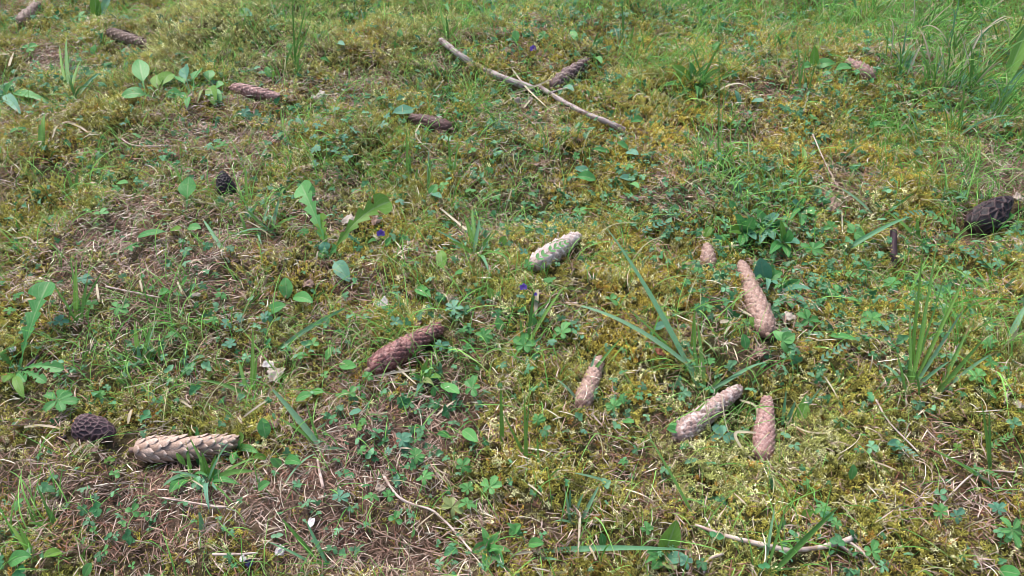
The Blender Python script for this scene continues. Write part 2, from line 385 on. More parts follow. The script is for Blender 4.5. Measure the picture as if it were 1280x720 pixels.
def leaf_on(mb, kind, px, py, size, ang, h=.012, rise=.0):
    """flat-ish leaf centred near (px,py); size px long, ang image degrees of its tip"""
    s = px2m(py, 1.0)
    a = R(ang); dx, dy = math.cos(a) * size / 2, -math.sin(a) * size / 2
    A = G(px - dx, py - dy, h * .7); B = G(px + dx, py + dy, h * 1.1)
    return A, B
def palmate(mb, c, r, nleaf=5, ang0=0., tilt=None, span=4.6, prof='obov', dark=None):
    """leaflets radiating from c"""
    T = tilt or Vector((random.uniform(-.5, .5), random.uniform(-.6, .25), 1)).normalized()
    ex = T.cross(Vector((0, 1, 0))).normalized() * -1; ey = T.cross(ex).normalized()
    if ey.y < 0: ey = -ey
    for k in range(nleaf):
        a = ang0 + (k - (nleaf - 1) / 2) * span / nleaf + random.gauss(0, .13)
        d = ex * math.sin(a) + ey * math.cos(a); sd = ex * math.cos(a) - ey * math.sin(a)
        L = r * random.uniform(.68, 1.08) * (1 - .12 * abs(k - (nleaf - 1) / 2)); wd_ = L * (.30 if nleaf > 5 else .36 if nleaf == 5 else .42)
        nt_ = 26 if r > .009 else 14; vs = []; uv = []; fs = []
        droop = random.uniform(-.1, .55)
        for i in range(nt_ + 1):
            t = i / nt_
            if prof == 'straw': w = wd_ * p_oval(t ** .8) * 1.1 * (1 - .14 * ((t * 7) % 1))
            else: w = wd_ * (math.sin(min(1, t * 1.12) ** 1.5 * math.pi * .78) + .04) * (1 - (.42 * ((t * 6.5) % 1) if t > .45 else 0))
            for q in (-1, -.5, 0, .5, 1):
                tt = t - (.10 * (1 - q * q * .0) if (i == nt_ and q in (-.5, .5)) else 0)
                z = T * (abs(q) * w * .35 - droop * L * t * t + .1 * L * t)
                vs.append(c + d * (L * tt) + sd * (q * w) + z); uv.append((q * .5 + .5, t))
        for i in range(nt_):
            for j in range(4): fs.append((i * 5 + j, i * 5 + j + 1, i * 5 + 6 + j, i * 5 + 5 + j))
        mb.add(vs, fs, uv)
def stalk(mb, a, b, r=.0005):
    tube(mb, arc(a, b, .25 * (b - a).length, 6), lambda t: r * (1 - .4 * t), 5)
def single_leaf(kind, px, py, size, ang=90, mat='leaf', h=.021, lab=None, w=None, rise=None):
    """one countable leaf: its own small plant"""
    size_m = px2m(py, size); c = G(px, py, h)
    base = G(px + random.uniform(-4, 4), py + random.uniform(6, 14) * (1 if kind != 'oval' else .5), 0.0)
    root = empty({'palm': 'cinquefoil', 'tri': 'clover', 'straw': 'wild_strawberry', 'oval': 'broad_leaf_weed', 'dand': 'dandelion_leaf', 'lance': 'lance_leaf_weed', 'vetch': 'vetch_sprig'}[kind], base)
    mb = MB()
    if kind == 'palm':
        palmate(mb, c, size_m * .56, random.choice((5, 5, 6, 7)), R(90 - ang), span=5.7)
        st = MB(); stalk(st, base, c)
        mb.build('leaf', M[mat], root); st.build('stem', M['stalk'], root)
        d, cat = 'cinquefoil leaf', 'cinquefoil'
    elif kind in ('tri', 'straw'):
        palmate(mb, c, size_m * .55, 3, R(90 - ang), span=4.6 if kind == 'tri' else 4.2, prof='straw' if kind == 'straw' else 'obov')
        st = MB(); stalk(st, base, c)
        mb.build('leaf', M[mat], root); st.build('stem', M['stalk'], root)
        d, cat = ('clover leaf', 'clover') if kind == 'tri' else ('toothed strawberry leaf', 'strawberry plant')
    elif kind == 'vetch':
        a = R(ang); dx, dy = math.cos(a) * size / 2, -math.sin(a) * size / 2
        A = G(px - dx, py - dy, h * .6); B = G(px + dx, py + dy, h + .004); path = arc(A, B, .006, 14)
        st = MB(); tube(st, path, .0004, 5); st.build('stem', M['stalk'], root)
        dirv = (B - A).normalized(); sv = dirv.cross(UP).normalized(); n = 6; L = size_m * .19
        for i in range(n):
            t = .12 + .8 * i / (n - 1); p = path[int(t * 14)]
            for s_ in (-1, 1):
                dd = (sv * s_ + dirv * .8 + UP * .12).normalized(); ll = L * (1 - .45 * t * t)
                ribbon(mb, [p + dd * ll * k / 7 for k in range(8)], ll * .44, p_oval, .15, N=Vector((0, -.2, 1)))
        mb.build('leaf', M[mat], root); d, cat = 'vetch sprig', 'vetch'
    else:
        a = R(ang); dx, dy = math.cos(a) * size / 2, -math.sin(a) * size / 2
        A = G(px - dx, py - dy, h * .5); B = G(px + dx, py + dy, h * 1.2)
        ww = size_m * (w or {'oval': .62, 'lance': .3, 'dand': .34}[kind])
        L = (B - A).length
        ribbon(mb, arc(A, B, L * random.uniform(.02, .25) if rise is None else rise, 16), ww, {'oval': p_oval, 'lance': p_lance, 'dand': p_dand}[kind], random.uniform(.12, .35), wave=.03, nv=3)
        mb.build('leaf', M[mat], root)
        if (A - base).length > .002:
            st = MB(); stalk(st, Vector((base.x, base.y, base.z)), A, .0008); st.build('stem', M['stalk'], root)
        d, cat = {'oval': 'smooth oval leaf', 'lance': 'narrow pointed leaf', 'dand': 'lobed dandelion leaf'}[kind], 'leaf'
    CAPS.append((c.x, c.y, c.x, c.y, size_m * .25))
    adj = 'small ' if size_m < .021 else ('large ' if size_m > .036 else '')
    colr = {'leaf': 'green', 'bright': 'bright green', 'blue': 'bluish green', 'yellowish': 'yellowing', 'deadleaf': 'dead', 'redleaf': 'rusty'}[mat]
    return note(root, lab or f'{adj}{colr} {d}', cat, 'low leaves in the moss' if kind in ('oval', 'lance', 'dand') else f'{cat}s in the moss', px, py)

def plant(name, bx, by, leaves, lab, cat='weed', group=None):
    """rosette: leaves = (tip px, tip py, tip height, width px, profile, material, rise)"""
    base = G(bx, by, 0); root = empty(name, base)
    leaves = list(leaves)
    if len(leaves) > 3:
        for _ in range(len(leaves) // 2 + 1):
            q = random.choice(leaves); a_ = random.uniform(0, 6.28); l_ = random.uniform(10, 24)
            leaves.append((bx + math.cos(a_) * l_, by + math.sin(a_) * l_ * .7, random.uniform(.008, .03), q[3] * random.uniform(.35, .7), q[4], random.choice((q[5], 'bright', 'blue', 'yellowish') if random.random() < .4 else (q[5],)), random.uniform(.1, .5)))
    for (tx, ty, hh, wpx, prof, mat, rise) in leaves:
        A = base + Vector((random.uniform(-.002, .002), random.uniform(-.002, .002), .001)); B = G(tx, ty, hh)
        mb = MB(); L = (B - A).length
        ribbon(mb, arc(A, B, L * rise, 44 if prof is p_dand else 18, .45), px2m(ty, wpx * (.82 if prof is p_lance else (.76 if prof is p_spoon else 1))), prof, random.uniform(.15, .4), wave=.03 if prof is not p_grass else .0, nv=3 if prof is not p_grass else 1, twist=random.uniform(-.4, .4))
        mb.build('leaf' if prof is not p_grass else 'blade', M[mat], root)
    return note(root, lab, cat, group, bx, by)
def tuft(bx, by, blades, lab, group='grass tufts in the moss', extra=0, L=40, spread=1.0, mats=('grass',), wpx=3.0):
    """explicit blades (tip px, py, height, width px, mat, rise) + random ones"""
    base = G(bx, by, 0); root = empty('grass_tuft', base); s = px2m(by, 1)
    bl = []
    for (tx, ty, hh, w_, mat, rise) in blades: bl.append((base + Vector((random.gauss(0, .003), random.gauss(0, .003), -.001)), G(tx, ty, hh), w_ * .86 * px2m(ty, 1), mat, rise))
    for k in range(extra):
        a = random.uniform(0, 6.283); rr = random.uniform(.25, 1) * spread * L * s; hh = L * s * random.uniform(.2, 1.0) * (1.15 - .5 * spread)
        b0 = base + Vector((random.gauss(0, .014), random.gauss(0, .014), 0)); b0.z = soil(b0)
        b1 = b0 + Vector((math.cos(a) * rr, math.sin(a) * rr, hh)); b1.z = max(b1.z, soil(b1) + .004)
        bl.append((b0, b1, wpx * s * random.uniform(.6, 1.2), random.choice(mats) if random.random() > .12 else 'straw', random.uniform(.05, .75)))
    for (a, b, w_, mat, rise) in bl:
        mb = MB(); l = (b - a).length
        ribbon(mb, arc(a, b, l * rise, 14, random.uniform(.35, .65)), w_, p_grass, random.uniform(.2, .6), twist=random.uniform(-.9, .9), nv=1)
        mb.build('blade', M[mat], root)
    return note(root, lab, 'grass', group, bx, by)

# ------------------------------------------------------------------ cones
TOPS = []
LAND = []        # landmarks for the labels
def cone(tip, butt, width, mat, label, short, scales=150, openn=.0, bury=.36, size=1.0, curve=0., h0=.004):
    """tip, butt: pixels of the two ends of the axis; width px at the fattest"""
    mx, my = (tip[0] + butt[0]) / 2, (tip[1] + butt[1]) / 2
    r = px2m(my, width * 1.10) / 2; r0 = r
    lift = h0 + r * (1 - bury)
    A = G(butt[0], butt[1], lift); B = G(tip[0], tip[1], lift * .8)
    # the ends' silhouettes stand a little off the axis ends
    L = (B - A).length; d = (B - A).normalized(); s = d.cross(UP).normalized(); u = s.cross(d)
    CAPS.append((A.x, A.y, B.x, B.y, r * 1.0)); TOPS.append((A.copy(), B.copy(), r))
    def rad(t): return r * min(1, .62 + t * 2.2) ** .8 * max(.02, 1 - max(0, (t - .28) / .72) ** 1.7 * .56) * (math.sqrt(max(.01, 1 - ((t - .93) / .07) ** 2)) if t > .93 else 1) * (math.sqrt(max(.05, 1 - ((.05 - t) / .05) ** 2)) if t < .05 else 1)
    def pt(t, a, rr): return A + d * (L * t) + (s * math.cos(a) + u * math.sin(a)) * rr + s * (curve * L * 4 * t * (1 - t))
    mb = MB(); n = 20; m_ = 16; vs = []; fs = []
    for i in range(n + 1):
        for k in range(m_): vs.append(pt(i / n, 2 * math.pi * k / m_, rad(min(i / n, .999)) * .84))
    for i in range(n):
        for k in range(m_): fs.append((i * m_ + k, i * m_ + (k + 1) % m_, (i + 1) * m_ + (k + 1) % m_, (i + 1) * m_ + k))
    fs.append(tuple(range(m_ - 1, -1, -1))); fs.append(tuple(n * m_ + k for k in range(m_)))
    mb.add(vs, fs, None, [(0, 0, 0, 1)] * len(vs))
    sl = 1.0
    W_ = 2 * math.pi * r / math.sqrt(scales * 2 * math.pi * r / L) * 1.08      # scale pitch
    for i in range(scales):
        t0 = (i + .5) / scales * .97; a0 = i * 2.39996
        rr0 = rad(t0); lw = W_ * (rr0 / r) ** .5 * random.uniform(.80, 1.08); ll = W_ * 1.75 * (rr0 / r) ** .5
        tone = random.uniform(0, 1); br = random.uniform(-.06, .10)
        nu, nv = 6, 4; vs = []; uv = []; cs = []; fs = []
        op = openn + max(0, random.gauss(0, .10))
        if random.random() < .05: continue
        for iu in range(nu + 1):
            q = iu / nu; tq = t0 + (q - .5) * ll / L
            tq = min(max(tq, 0), 1.03)
            wq = lw * .5 * (1 - .05 * q) * (math.sqrt(max(0, 1 - ((q - .55) / .45) ** 2.4)) if q > .55 else 1)
            for iv in range(-nv, nv + 1):
                v = iv / nv
                rr = rad(min(tq, .99)) * (.86 + .02 * q) + W_ * (.02 + (.20 + op) * q ** 1.5) - abs(v) ** 2 * W_ * .07
                aa = a0 + v * wq / max(rr, r * .25)
                vs.append(pt(tq, aa, rr)); uv.append((v * .5 + .5, q)); e = max(q, 0.0)
                edge = max(q ** 2, abs(v) * .75 if q > .4 else 0)
                cs.append((tone, edge, 0, 1))
        c = 2 * nv + 1
        for iu in range(nu):
            for iv in range(c - 1): fs.append((iu * c + iv, iu * c + iv + 1, (iu + 1) * c + iv + 1, (iu + 1) * c + iv))
        # underside gives each scale thickness
        nb = len(vs); th = W_ * .05
        ctr = [A + d * ((v_ - A).dot(d)) for v_ in vs]
        vs2 = [v_ + (cc - v_).normalized() * th for v_, cc in zip(vs, ctr)]
        fs2 = [tuple(nb + j for j in reversed(f)) for f in fs]
        rim = [nu * c + iv for iv in range(c)]
        fr = [(rim[j], rim[j + 1], nb + rim[j + 1], nb + rim[j]) for j in range(c - 1)]
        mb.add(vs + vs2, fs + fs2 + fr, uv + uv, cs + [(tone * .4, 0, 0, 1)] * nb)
    root = empty('spruce_cone', A.lerp(B, .5) - UP * r)
    mb.build('scales', mat, root)
    st = MB(); tube(st, [A + d * L * .02, A - d * r * .35], r * .22, 8, .1); st.build('stalk', M['bark'], root)
    tag(root, label, 'cone', 'spruce cones lying in the moss'); LAND.append((mx, my, short))
    return root
# (tip, butt, width, material, label, short name, scales, open, bury)
cone((48, 5), (25, 28), 13, M['cone_brown'], 'small dark spruce cone with gaping scales in the far corner', 'small gaping cone', 90, .10)
cone((189, 57), (136, 40), 15, M['cone_brown'], 'slim brown closed spruce cone lying behind the oval-leaved weed', 'slim brown cone', 120, .02)
cone((350, 121), (289, 110), 15, M['cone_pink'], 'pale pinkish spruce cone poking out of grass beside oval leaves', 'pale pinkish cone', 130, .02)
cone((511, 146), (564, 161), 17, M['cone_dark'], 'dark red-brown spruce cone beside a pale bluish leaf', 'dark red-brown cone', 110, .04)
cone((734, 76), (690, 110), 14, M['cone_open'], 'open-scaled dark spruce cone touching the bare branch', 'open-scaled cone', 80, .28)
cone((1059, 76), (1092, 97), 15, M['cone_pink'], 'small pinkish spruce cone with spread scales in golden moss', 'spread-scaled pinkish cone', 80, .16)
cone((724, 294), (666, 332), 22, M['cone_pale'], 'bleached whitish spruce cone under vetch leaflets', 'bleached cone', 100, .04)
cone((553, 407), (462, 462), 29, M['cone_red'], 'mottled dark reddish spruce cone with worn scales', 'mottled reddish cone', 230, .05)
cone((750, 447), (726, 509), 23, M['cone_tan'], 'pale tan spruce cone sunk upright into yellow moss', 'sunken tan cone', 190, .03, bury=.6)
cone((926, 328), (960, 418), 26, M['cone_tan'], 'long tan spruce cone with a strawberry leaf at its lower end', 'long tan cone', 270, .02)
cone((926, 484), (844, 547), 26, M['cone_mott'], 'patchy grey and pink spruce cone with nibbled scales', 'patchy nibbled cone', 240, .05)
cone((959, 496), (953, 575), 26, M['cone_pink'], 'smooth pinkish spruce cone crossed by dry straw', 'smooth pinkish cone', 280, .02)
cone((298, 551), (168, 562), 31, M['cone_big'], 'biggest light tan spruce cone, broad scales, behind a leafy clump', 'big light tan cone', 105, .03, curve=.03, bury=.15, h0=.004)
# the stub of a half-buried cone
cone((884, 306), (886, 334), 17, M['cone_tan'], 'stub of a light brown cone standing half buried in moss', 'half-buried cone stub', 50, .12, bury=.6)

# ------------------------------------------------------------------ morels
def morel(tip, base, width, mat, label, short, lift, pits=60, stem=True, stem_to=None, seed=1, depth=.16, elong=1.7, fat=.36, blunt=.55, pk=.5):
    r_ = np.random.default_rng(seed)
    my = (tip[1] + base[1]) / 2; r = px2m(my, width) / 2
    A = G(base[0], base[1], lift[0]); B = G(tip[0], tip[1], lift[1]); L = (B - A).length; d = (B - A).normalized()
    s = d.cross(Vector((.1, .9, .3))).normalized(); u = s.cross(d)
    nt_, na = 90, 120
    T, AA = np.meshgrid(np.linspace(0, 1, nt_), np.linspace(0, 2 * np.pi, na, endpoint=False), indexing='ij')
    prof = np.sin(np.pi * np.clip(T, 0, 1) ** pk) ** blunt * (1 - .22 * T); prof = prof / prof.max()
    X = np.cos(AA) * prof; Y = np.sin(AA) * prof; Z = T * L / r
    P = np.stack([X, Y, Z / elong], -1).reshape(-1, 3)
    st = r_.uniform(0, 1, pits * 4); sa = r_.uniform(0, 6.28, pits * 4)
    pr = np.interp(st, T[:, 0], prof[:, 0]); S = np.stack([np.cos(sa) * pr, np.sin(sa) * pr, st * L / r / elong], -1)
    keep = [0]
    md = 2.6 / math.sqrt(pits)
    for i in range(1, len(S)):
        if len(keep) < pits and np.min(np.linalg.norm(S[keep] - S[i], axis=1)) > md * .8: keep.append(i)
    S = S[keep]; Dm = np.sort(np.linalg.norm(P[:, None] - S[None], axis=2), axis=1)
    e = np.clip((Dm[:, 1] - Dm[:, 0]) / (md * .55), 0, 1).reshape(T.shape)
    ridge = 1 - e ** .7
    wob = 1 + .05 * np.sin(AA * 3 + seed) + .05 * np.sin(T * 9 + AA * 2 + seed)
    RR = r * prof * wob * (1 - depth * (1 - ridge) * np.clip(prof * 1.4, 0, 1))
    RR = RR * (1 + r_.normal(0, .012, RR.shape))
    vs = []; cs = []
    for i in range(nt_):
        for k in range(na):
            a = AA[i, k]; vs.append(A + d * (L * T[i, k]) + (s * math.cos(a) + u * math.sin(a)) * RR[i, k]); q = float(ridge[i, k]) ** 1.4; cs.append((q, q, q, 1))
    fs = [(i * na + k, i * na + (k + 1) % na, (i + 1) * na + (k + 1) % na, (i + 1) * na + k) for i in range(nt_ - 1) for k in range(na)]
    low = min(A.z, B.z) - .0
    root = empty('morel', Vector(((A.x + B.x) / 2, (A.y + B.y) / 2, soil(A.lerp(B, .5)))))
    mb = MB(); mb.add(vs, fs, None, cs); mb.build('cap', mat, root)
    sm = MB()
    if stem_to is not None: E = G(*stem_to)
    else: E = Vector((A.x, A.y + .001, soil(A) - .004))
    tube(sm, [A + d * L * .25, A.lerp(E, .3), A.lerp(E, .7), E], lambda t: r * fat * (1 - .1 * t), 14, .07); sm.build('stem', M['morel_stem'], root)
    tag(root, label, 'morel', 'morel mushrooms in the moss'); LAND.append(((tip[0] + base[0]) / 2, my, short))
    c = A.lerp(B, .5); CAPS.append((A.x, A.y, B.x, B.y, r * 1.35))
morel((277, 213), (284, 243), 24, M['morel_black'], 'black morel standing upright in the needle litter', 'black upright morel', (.006, .038), 100, seed=2, fat=.28, elong=1.3)
morel((1264, 247), (1219, 285), 38, M['morel_dark'], 'large dark brown morel leaning on its side by a pale scrap', 'large leaning morel', (.016, .024), 100, seed=7, elong=1.6, depth=.17, stem_to=(1222, 292, .0), fat=.25, pk=.62)
morel((145, 541), (92, 533), 37, M['morel_brown'], 'brown-purple wrinkled morel tipped over above a dark hollow', 'brown-purple morel', (.022, .021), 120, seed=5, elong=1.5, depth=.13, blunt=.5, pk=.78, fat=.25, stem_to=(112, 556, .0))
morel((70, 547), (82, 549), 9, M['morel_dark'], 'tiny blackish mushroom cap beside the brown-purple morel', 'tiny blackish cap', (.006, .008), 30, seed=9)

# ------------------------------------------------------------------ sticks, straws and scraps
def stick(name, pts, r0, r1, mat, label, cat, short=None, group=None, h=.012, rough=.08, n=9, side=()):
    """pts: (px, py[, height])"""
    P = [G(p[0], p[1], p[2] if len(p) > 2 else h) for p in pts]
    path = smooth_path(P, 7); my = pts[len(pts) // 2][1]; s = px2m(my, 1)
    mb = MB(); ks = [random.uniform(0, 1) for _ in range(3)]
    tube(mb, path, lambda t: s * (r0 + (r1 - r0) * t) * (1 + .16 * sum(math.exp(-((t - k) / .03) ** 2) for k in ks) + .05 * math.sin(t * 40)), n, rough)
    o = mb.build(name, mat, origin=P[0])
    for sp in side:
        Q = [G(*p) for p in sp]; mb = MB(); tube(mb, smooth_path(Q, 5), lambda t: s * r1 * .6 * (1 - .5 * t), 6, rough); mb.build('side_shoot', mat, o)
    tag(o, label, cat, group)
    if short: LAND.append((pts[len(pts) // 2][0], my, short))
    for a, b in zip(path[:-1], path[1:]): CAPS.append((a.x, a.y, b.x, b.y, s * r0 * .9))
    return o
stick('bare_branch', [(551, 50, .022), (575, 69, .020), (598, 84, .018), (628, 97, .018), (668, 112, .012)], 3.5, 4.4, M['branch'], 'weathered grey-pink branch piece ending in the moss', 'branch', 'thick bare branch', 'broken pieces of bare branch', side=[[(604, 92, .014), (612, 100, .004)]])
stick('bare_branch', [(674, 108, .018), (704, 127, .018), (735, 143, .017), (760, 153, .016), (781, 163, .012)], 2.9, 3.4, M['branch'], 'grooved branch piece with a thin fork beside the open-scaled cone', 'branch', 'thin grooved branch', 'broken pieces of bare branch', side=[[(688, 116, .018), (703, 112, .018), (722, 106, .014)]])
stick('dark_stick', [(1117, 288, .028), (1117, 312, .016), (1117, 336, .002)], 4.4, 3.8, M['twig_dark'], 'short dark purple stick standing in a hollow', 'stick', 'dark purple stick')
stick('peeled_twig', [(869, 656), (905, 669), (940, 678), (986, 689)], 1.8, 3.6, M['twig_pale'], 'peeled tan twig thickening towards the pale forked twig', 'twig', 'tan twig')
stick('forked_twig', [(984, 688), (1020, 685), (1050, 678), (1069, 671)], 2.6, 3.4, M['twig_pale'], 'pale forked twig with thin broken side shoots', 'twig', 'pale forked twig', side=[[(1060, 676, .012), (1078, 690, .01), (1100, 715, .006)], [(1046, 679, .014), (1062, 690, .008), (1080, 704, .004)]])
stick('thin_twig', [(200, 622), (232, 627), (268, 633), (283, 634)], 1.2, 1.5, M['twig_pale'], 'thin straight pinkish twig lying under the leafy clump', 'twig', 'thin pinkish twig')
stick('thin_twig', [(438, 648), (480, 668), (520, 684), (590, 703)], 1.1, .9, M['bark'], 'long thin brown twig lying across the needle litter', 'twig', 'long brown twig')
stick('bark_strip', [(480, 596), (497, 620), (515, 630), (540, 638), (560, 655), (575, 672), (590, 690)], 1.6, 1.2, M['twig_pale'], 'curved whitish dead stem on the needle litter', 'dead stem', 'curved whitish stem', rough=.2)
stick('thin_twig', [(265, 693), (295, 693), (322, 691)], 1.5, 1.2, M['twig_pale'], 'short pale twig beside a blue-black scrap', 'twig', 'short pale twig')
stick('thin_twig', [(397, 575), (400, 592), (404, 610)], 1.6, 2.0, M['twig_pale'], 'short pink-grey twig below the arching grass tuft', 'twig', None)
stick('thin_twig', [(150, 172), (165, 181), (190, 183), (218, 182)], .9, .8, M['twig_pale'], 'thin bent whitish twig on moss below the oval-leaved weed', 'twig', None)
stick('thin_twig', [(132, 358), (160, 364), (200, 372)], 1.2, 1.0, M['twig_pale'], 'straight pinkish twig on litter beside the lobed leaves', 'twig', None)
stick('thin_twig', [(186, 384), (230, 385)], 1.1, 1.0, M['bark'], 'short brown twig lying level in the litter hollow', 'twig', None)
stick('thin_twig', [(48, 445), (30, 462), (22, 470)], 2.0, 1.6, M['twig_dark'], 'dark damp twig under the large lobed dandelion leaf', 'twig', None)
stick('thin_twig', [(905, 692), (885, 700), (880, 716)], 1.6, 1.3, M['twig_pale'], 'pale looped dead stem in front of the tan twig', 'dead stem', None)
stick('thin_twig', [(1095, 500, .02), (1112, 528, .012), (1146, 563, .006)], 1.2, .9, M['twig_pale'], 'pale dead stem slanting in front of the tall bright tuft', 'dead stem', None)
stick('thin_twig', [(1016, 168, .03), (1030, 200, .02), (1047, 234, .004)], .7, .6, M['twig_pale'], 'long tan dead stem slanting over golden moss', 'dead stem', None)
stick('thin_twig', [(1270, 590), (1222, 590), (1186, 620)], 1.1, .9, M['twig_pale'], 'thin pale stem on the olive moss by drooping blade', 'dead stem', None)
def straw(pts, w, label, mat='straw', cat='straw', tw=.6, name='dry_straw', group='dry straws on the ground'):
    P = [G(p[0], p[1], p[2] if len(p) > 2 else .014) for p in pts]; path = smooth_path(P, 6) if len(P) > 2 else arc(P[0], P[1], .003, 10)
    mb = MB(); ribbon(mb, path, px2m(pts[0][1], w), lambda t: .5 + .5 * math.sin(math.pi * min(1, t * .9 + .1)), .4, twist=tw, nv=1)
    o = mb.build(name, M[mat], origin=P[0])
    if label: tag(o, label, cat, group)
    else: note(o, 'dry pale straw', 'straw', 'dry straws on the ground', pts[len(pts) // 2][0], pts[len(pts) // 2][1])
    return o
straw([(945, 541, .03), (920, 541, .024), (924, 556, .018), (940, 575, .012), (962, 592, .006)], 4, 'bent white straw over the smooth pinkish cone')
straw([(925, 500, .012), (944, 508, .02), (945, 525, .016), (938, 540, .012)], 4, 'curled white straw arching behind the smooth pinkish cone')
straw([(940, 565, .018), (962, 540, .03)], 2, 'thin white straw lying slantwise over the smooth pinkish cone')
straw([(902, 492, .03), (907, 530, .018), (922, 568, .006)], 2, 'pale straw draped over the patchy nibbled cone')
straw([(923, 385, .01), (945, 398, .026), (962, 406, .02)], 2.5, 'short white straw across the long tan cone')
straw([(930, 305, .02), (900, 309, .016), (866, 309, .01)], 2.6, 'level pale straw behind the half-buried cone stub')
straw([(18, 298), (36, 298), (50, 314)], 3, 'bent white straw on olive moss beside litter')
straw([(84, 572, .002), (96, 552, .02)], 5, 'white dry blade in front of the brown-purple morel', tw=0)
straw([(88, 574, .002), (105, 556, .02)], 5, 'second white dry blade under the brown-purple morel', tw=0)
for pts, w in [([(640, 86, .03), (660, 112, .026), (690, 140, .012)], 2.4), ([(700, 95, .02), (668, 108, .026), (640, 118, .012)], 2.4), ([(630, 130), (650, 118), (676, 122)], 3), ([(655, 135), (668, 120)], 3), ([(75, 160), (82, 153), (98, 158), (110, 166)], 4), ([(66, 172), (72, 158), (90, 152)], 3), ([(135, 28), (140, 24), (147, 25)], 4), ([(108, 20), (112, 30)], 4),
               ([(96, 54), (105, 48), (118, 47)], 4), ([(12, 82), (16, 70), (18, 64)], 5), ([(0, 68), (12, 70)], 5), ([(44, 372), (50, 368), (46, 380)], 4), ([(28, 378), (40, 374)], 4),
               ([(170, 345), (185, 335), (205, 314)], 2), ([(175, 350), (178, 365)], 2.5), ([(236, 330), (245, 325), (253, 330)], 2.5), ([(121, 355), (124, 378)], 3), ([(222, 352), (228, 368)], 2.5),
               ([(900, 403), (908, 402), (916, 405)], 6), ([(905, 418), (915, 405)], 3), ([(1030, 470), (1048, 500)], 2), ([(1245, 405), (1247, 425)], 2), ([(1075, 300), (1105, 312)], 2), ([(1152, 250), (1190, 252)], 1.8),
               ([(1080, 295), (1120, 305), (1160, 310), (1195, 315)], 2), ([(1052, 264), (1052, 300)], 3), ([(988, 530), (1010, 540), (1040, 542)], 3), ([(1120, 588), (1085, 575)], 2), ([(672, 362), (668, 400)], 5), ([(655, 340), (668, 350)], 2),
               ([(240, 600), (262, 615)], 2), ([(500, 560), (515, 562)], 2.5), ([(520, 660), (545, 640)], 2), ([(545, 520), (570, 500)], 3), ([(860, 552), (878, 575)], 2), ([(880, 400), (905, 392)], 2), ([(330, 665), (345, 660)], 3),
               ([(690, 590), (720, 588)], 2), ([(660, 605), (680, 622)], 2.5), ([(665, 690), (640, 694)], 3), ([(725, 640), (722, 698)], 3), ([(745, 700), (735, 680)], 3), ([(855, 225), (875, 240)], 2), ([(555, 100), (540, 118)], 2),
               ([(240, 510), (225, 500), (218, 505)], 3), ([(298, 520), (302, 530)], 4), ([(165, 512), (160, 530)], 4), ([(30, 534), (50, 532), (75, 536)], 4), ([(52, 545), (68, 560)], 2), ([(1120, 55), (1065, 75)], 2.4), ([(1105, 52), (1085, 65)], 3),
               ([(1010, 120), (1000, 150)], 2), ([(1225, 190), (1240, 205)], 2.5), ([(1200, 170), (1215, 160)], 2.5), ([(1190, 130), (1170, 145)], 2), ([(530, 148), (520, 170), (545, 195)], 2), ([(410, 60), (440, 75)], 2),
               ([(550, 260), (580, 285), (600, 300)], 3), ([(640, 235), (632, 262)], 2), ([(508, 440), (560, 395)], 2), ([(335, 500), (300, 525)], 2.5), ([(520, 462), (490, 466), (455, 473)], 3), ([(520, 480), (500, 462), (492, 450)], 2.5)]:
    straw(pts, w, None)
def scrap(px, py, wpx, hpx, mat, label, name='dead_leaf', crumple=.35, cat='dead leaf', h=.013, short=None):
    wpx *= .85; hpx *= .85; c = G(px, py, h); w, l = px2m(py, wpx) / 2, px2m(py, hpx) / 2 / .75
    n = 12; vs = []; fs = []; uv = []; ph = [random.uniform(0, 6) for _ in range(6)]; rot = random.uniform(0, 3)
    for i in range(n + 1):
        for k in range(n + 1):
            a, b = i / n * 2 - 1, k / n * 2 - 1; q = math.sqrt(max(.0001, 1 - .5 * b * b)), math.sqrt(max(.0001, 1 - .5 * a * a))
            X, Y = a * q[0], b * q[1]; e = 1 + .10 * math.sin(2 * math.atan2(Y, X) + ph[4]) + .07 * math.sin(3 * math.atan2(Y, X) + ph[3]) + .08 * math.sin(11 * math.atan2(Y, X) + ph[5])
            z = crumple * (w + l) / 2 * (.5 * math.sin(3.1 * X + ph[0]) + .4 * math.sin(4.3 * Y + ph[1]) + .3 * math.sin(7 * X - 5 * Y + ph[2]) + .2 * math.sin(11 * Y + 4 * X + ph[3]))
            vs.append(c + Vector((X * w * e, Y * l * e, z))); uv.append((i / n, k / n))
    for i in range(n):
        for k in range(n): a = i * (n + 1) + k; fs.append((a, a + n + 1, a + n + 2, a + 1))
    mb = MB(); mb.add(vs, fs, uv); o = mb.build(name, M[mat], origin=c)
    md = o.modifiers.new('thick', 'SOLIDIFY'); md.thickness = .0005
    tag(o, label, cat)
    if short: LAND.append((px, py, short))
scrap(345, 466, 26, 22, 'deadleaf', 'crumpled whitish dead leaf in the litter', short='crumpled whitish leaf')
scrap(335, 455, 16, 12, 'mushroom_bit', 'small white papery scrap touching the crumpled whitish leaf')
scrap(478, 380, 20, 15, 'mushroom_bit', 'white ragged scrap on the yellow moss', 'pale_scrap', .6, 'scrap', short='white ragged scrap')
scrap(400, 119, 22, 16, 'deadleaf', 'curled pinkish dead leaf behind the bluish clovers', short='curled pinkish leaf')
scrap(547, 147, 12, 7, 'mushroom_bit', 'white flake lying against the dark red-brown cone', 'pale_scrap', .5, 'scrap')
scrap(826, 440, 15, 12, 'redleaf', 'rusty red dead leaf in the yellow moss', short='rusty red leaf')
scrap(1273, 246, 13, 12, 'deadleaf', 'pale pink scrap at the tip of the large leaning morel', 'pale_scrap', .4, 'scrap', h=.022)
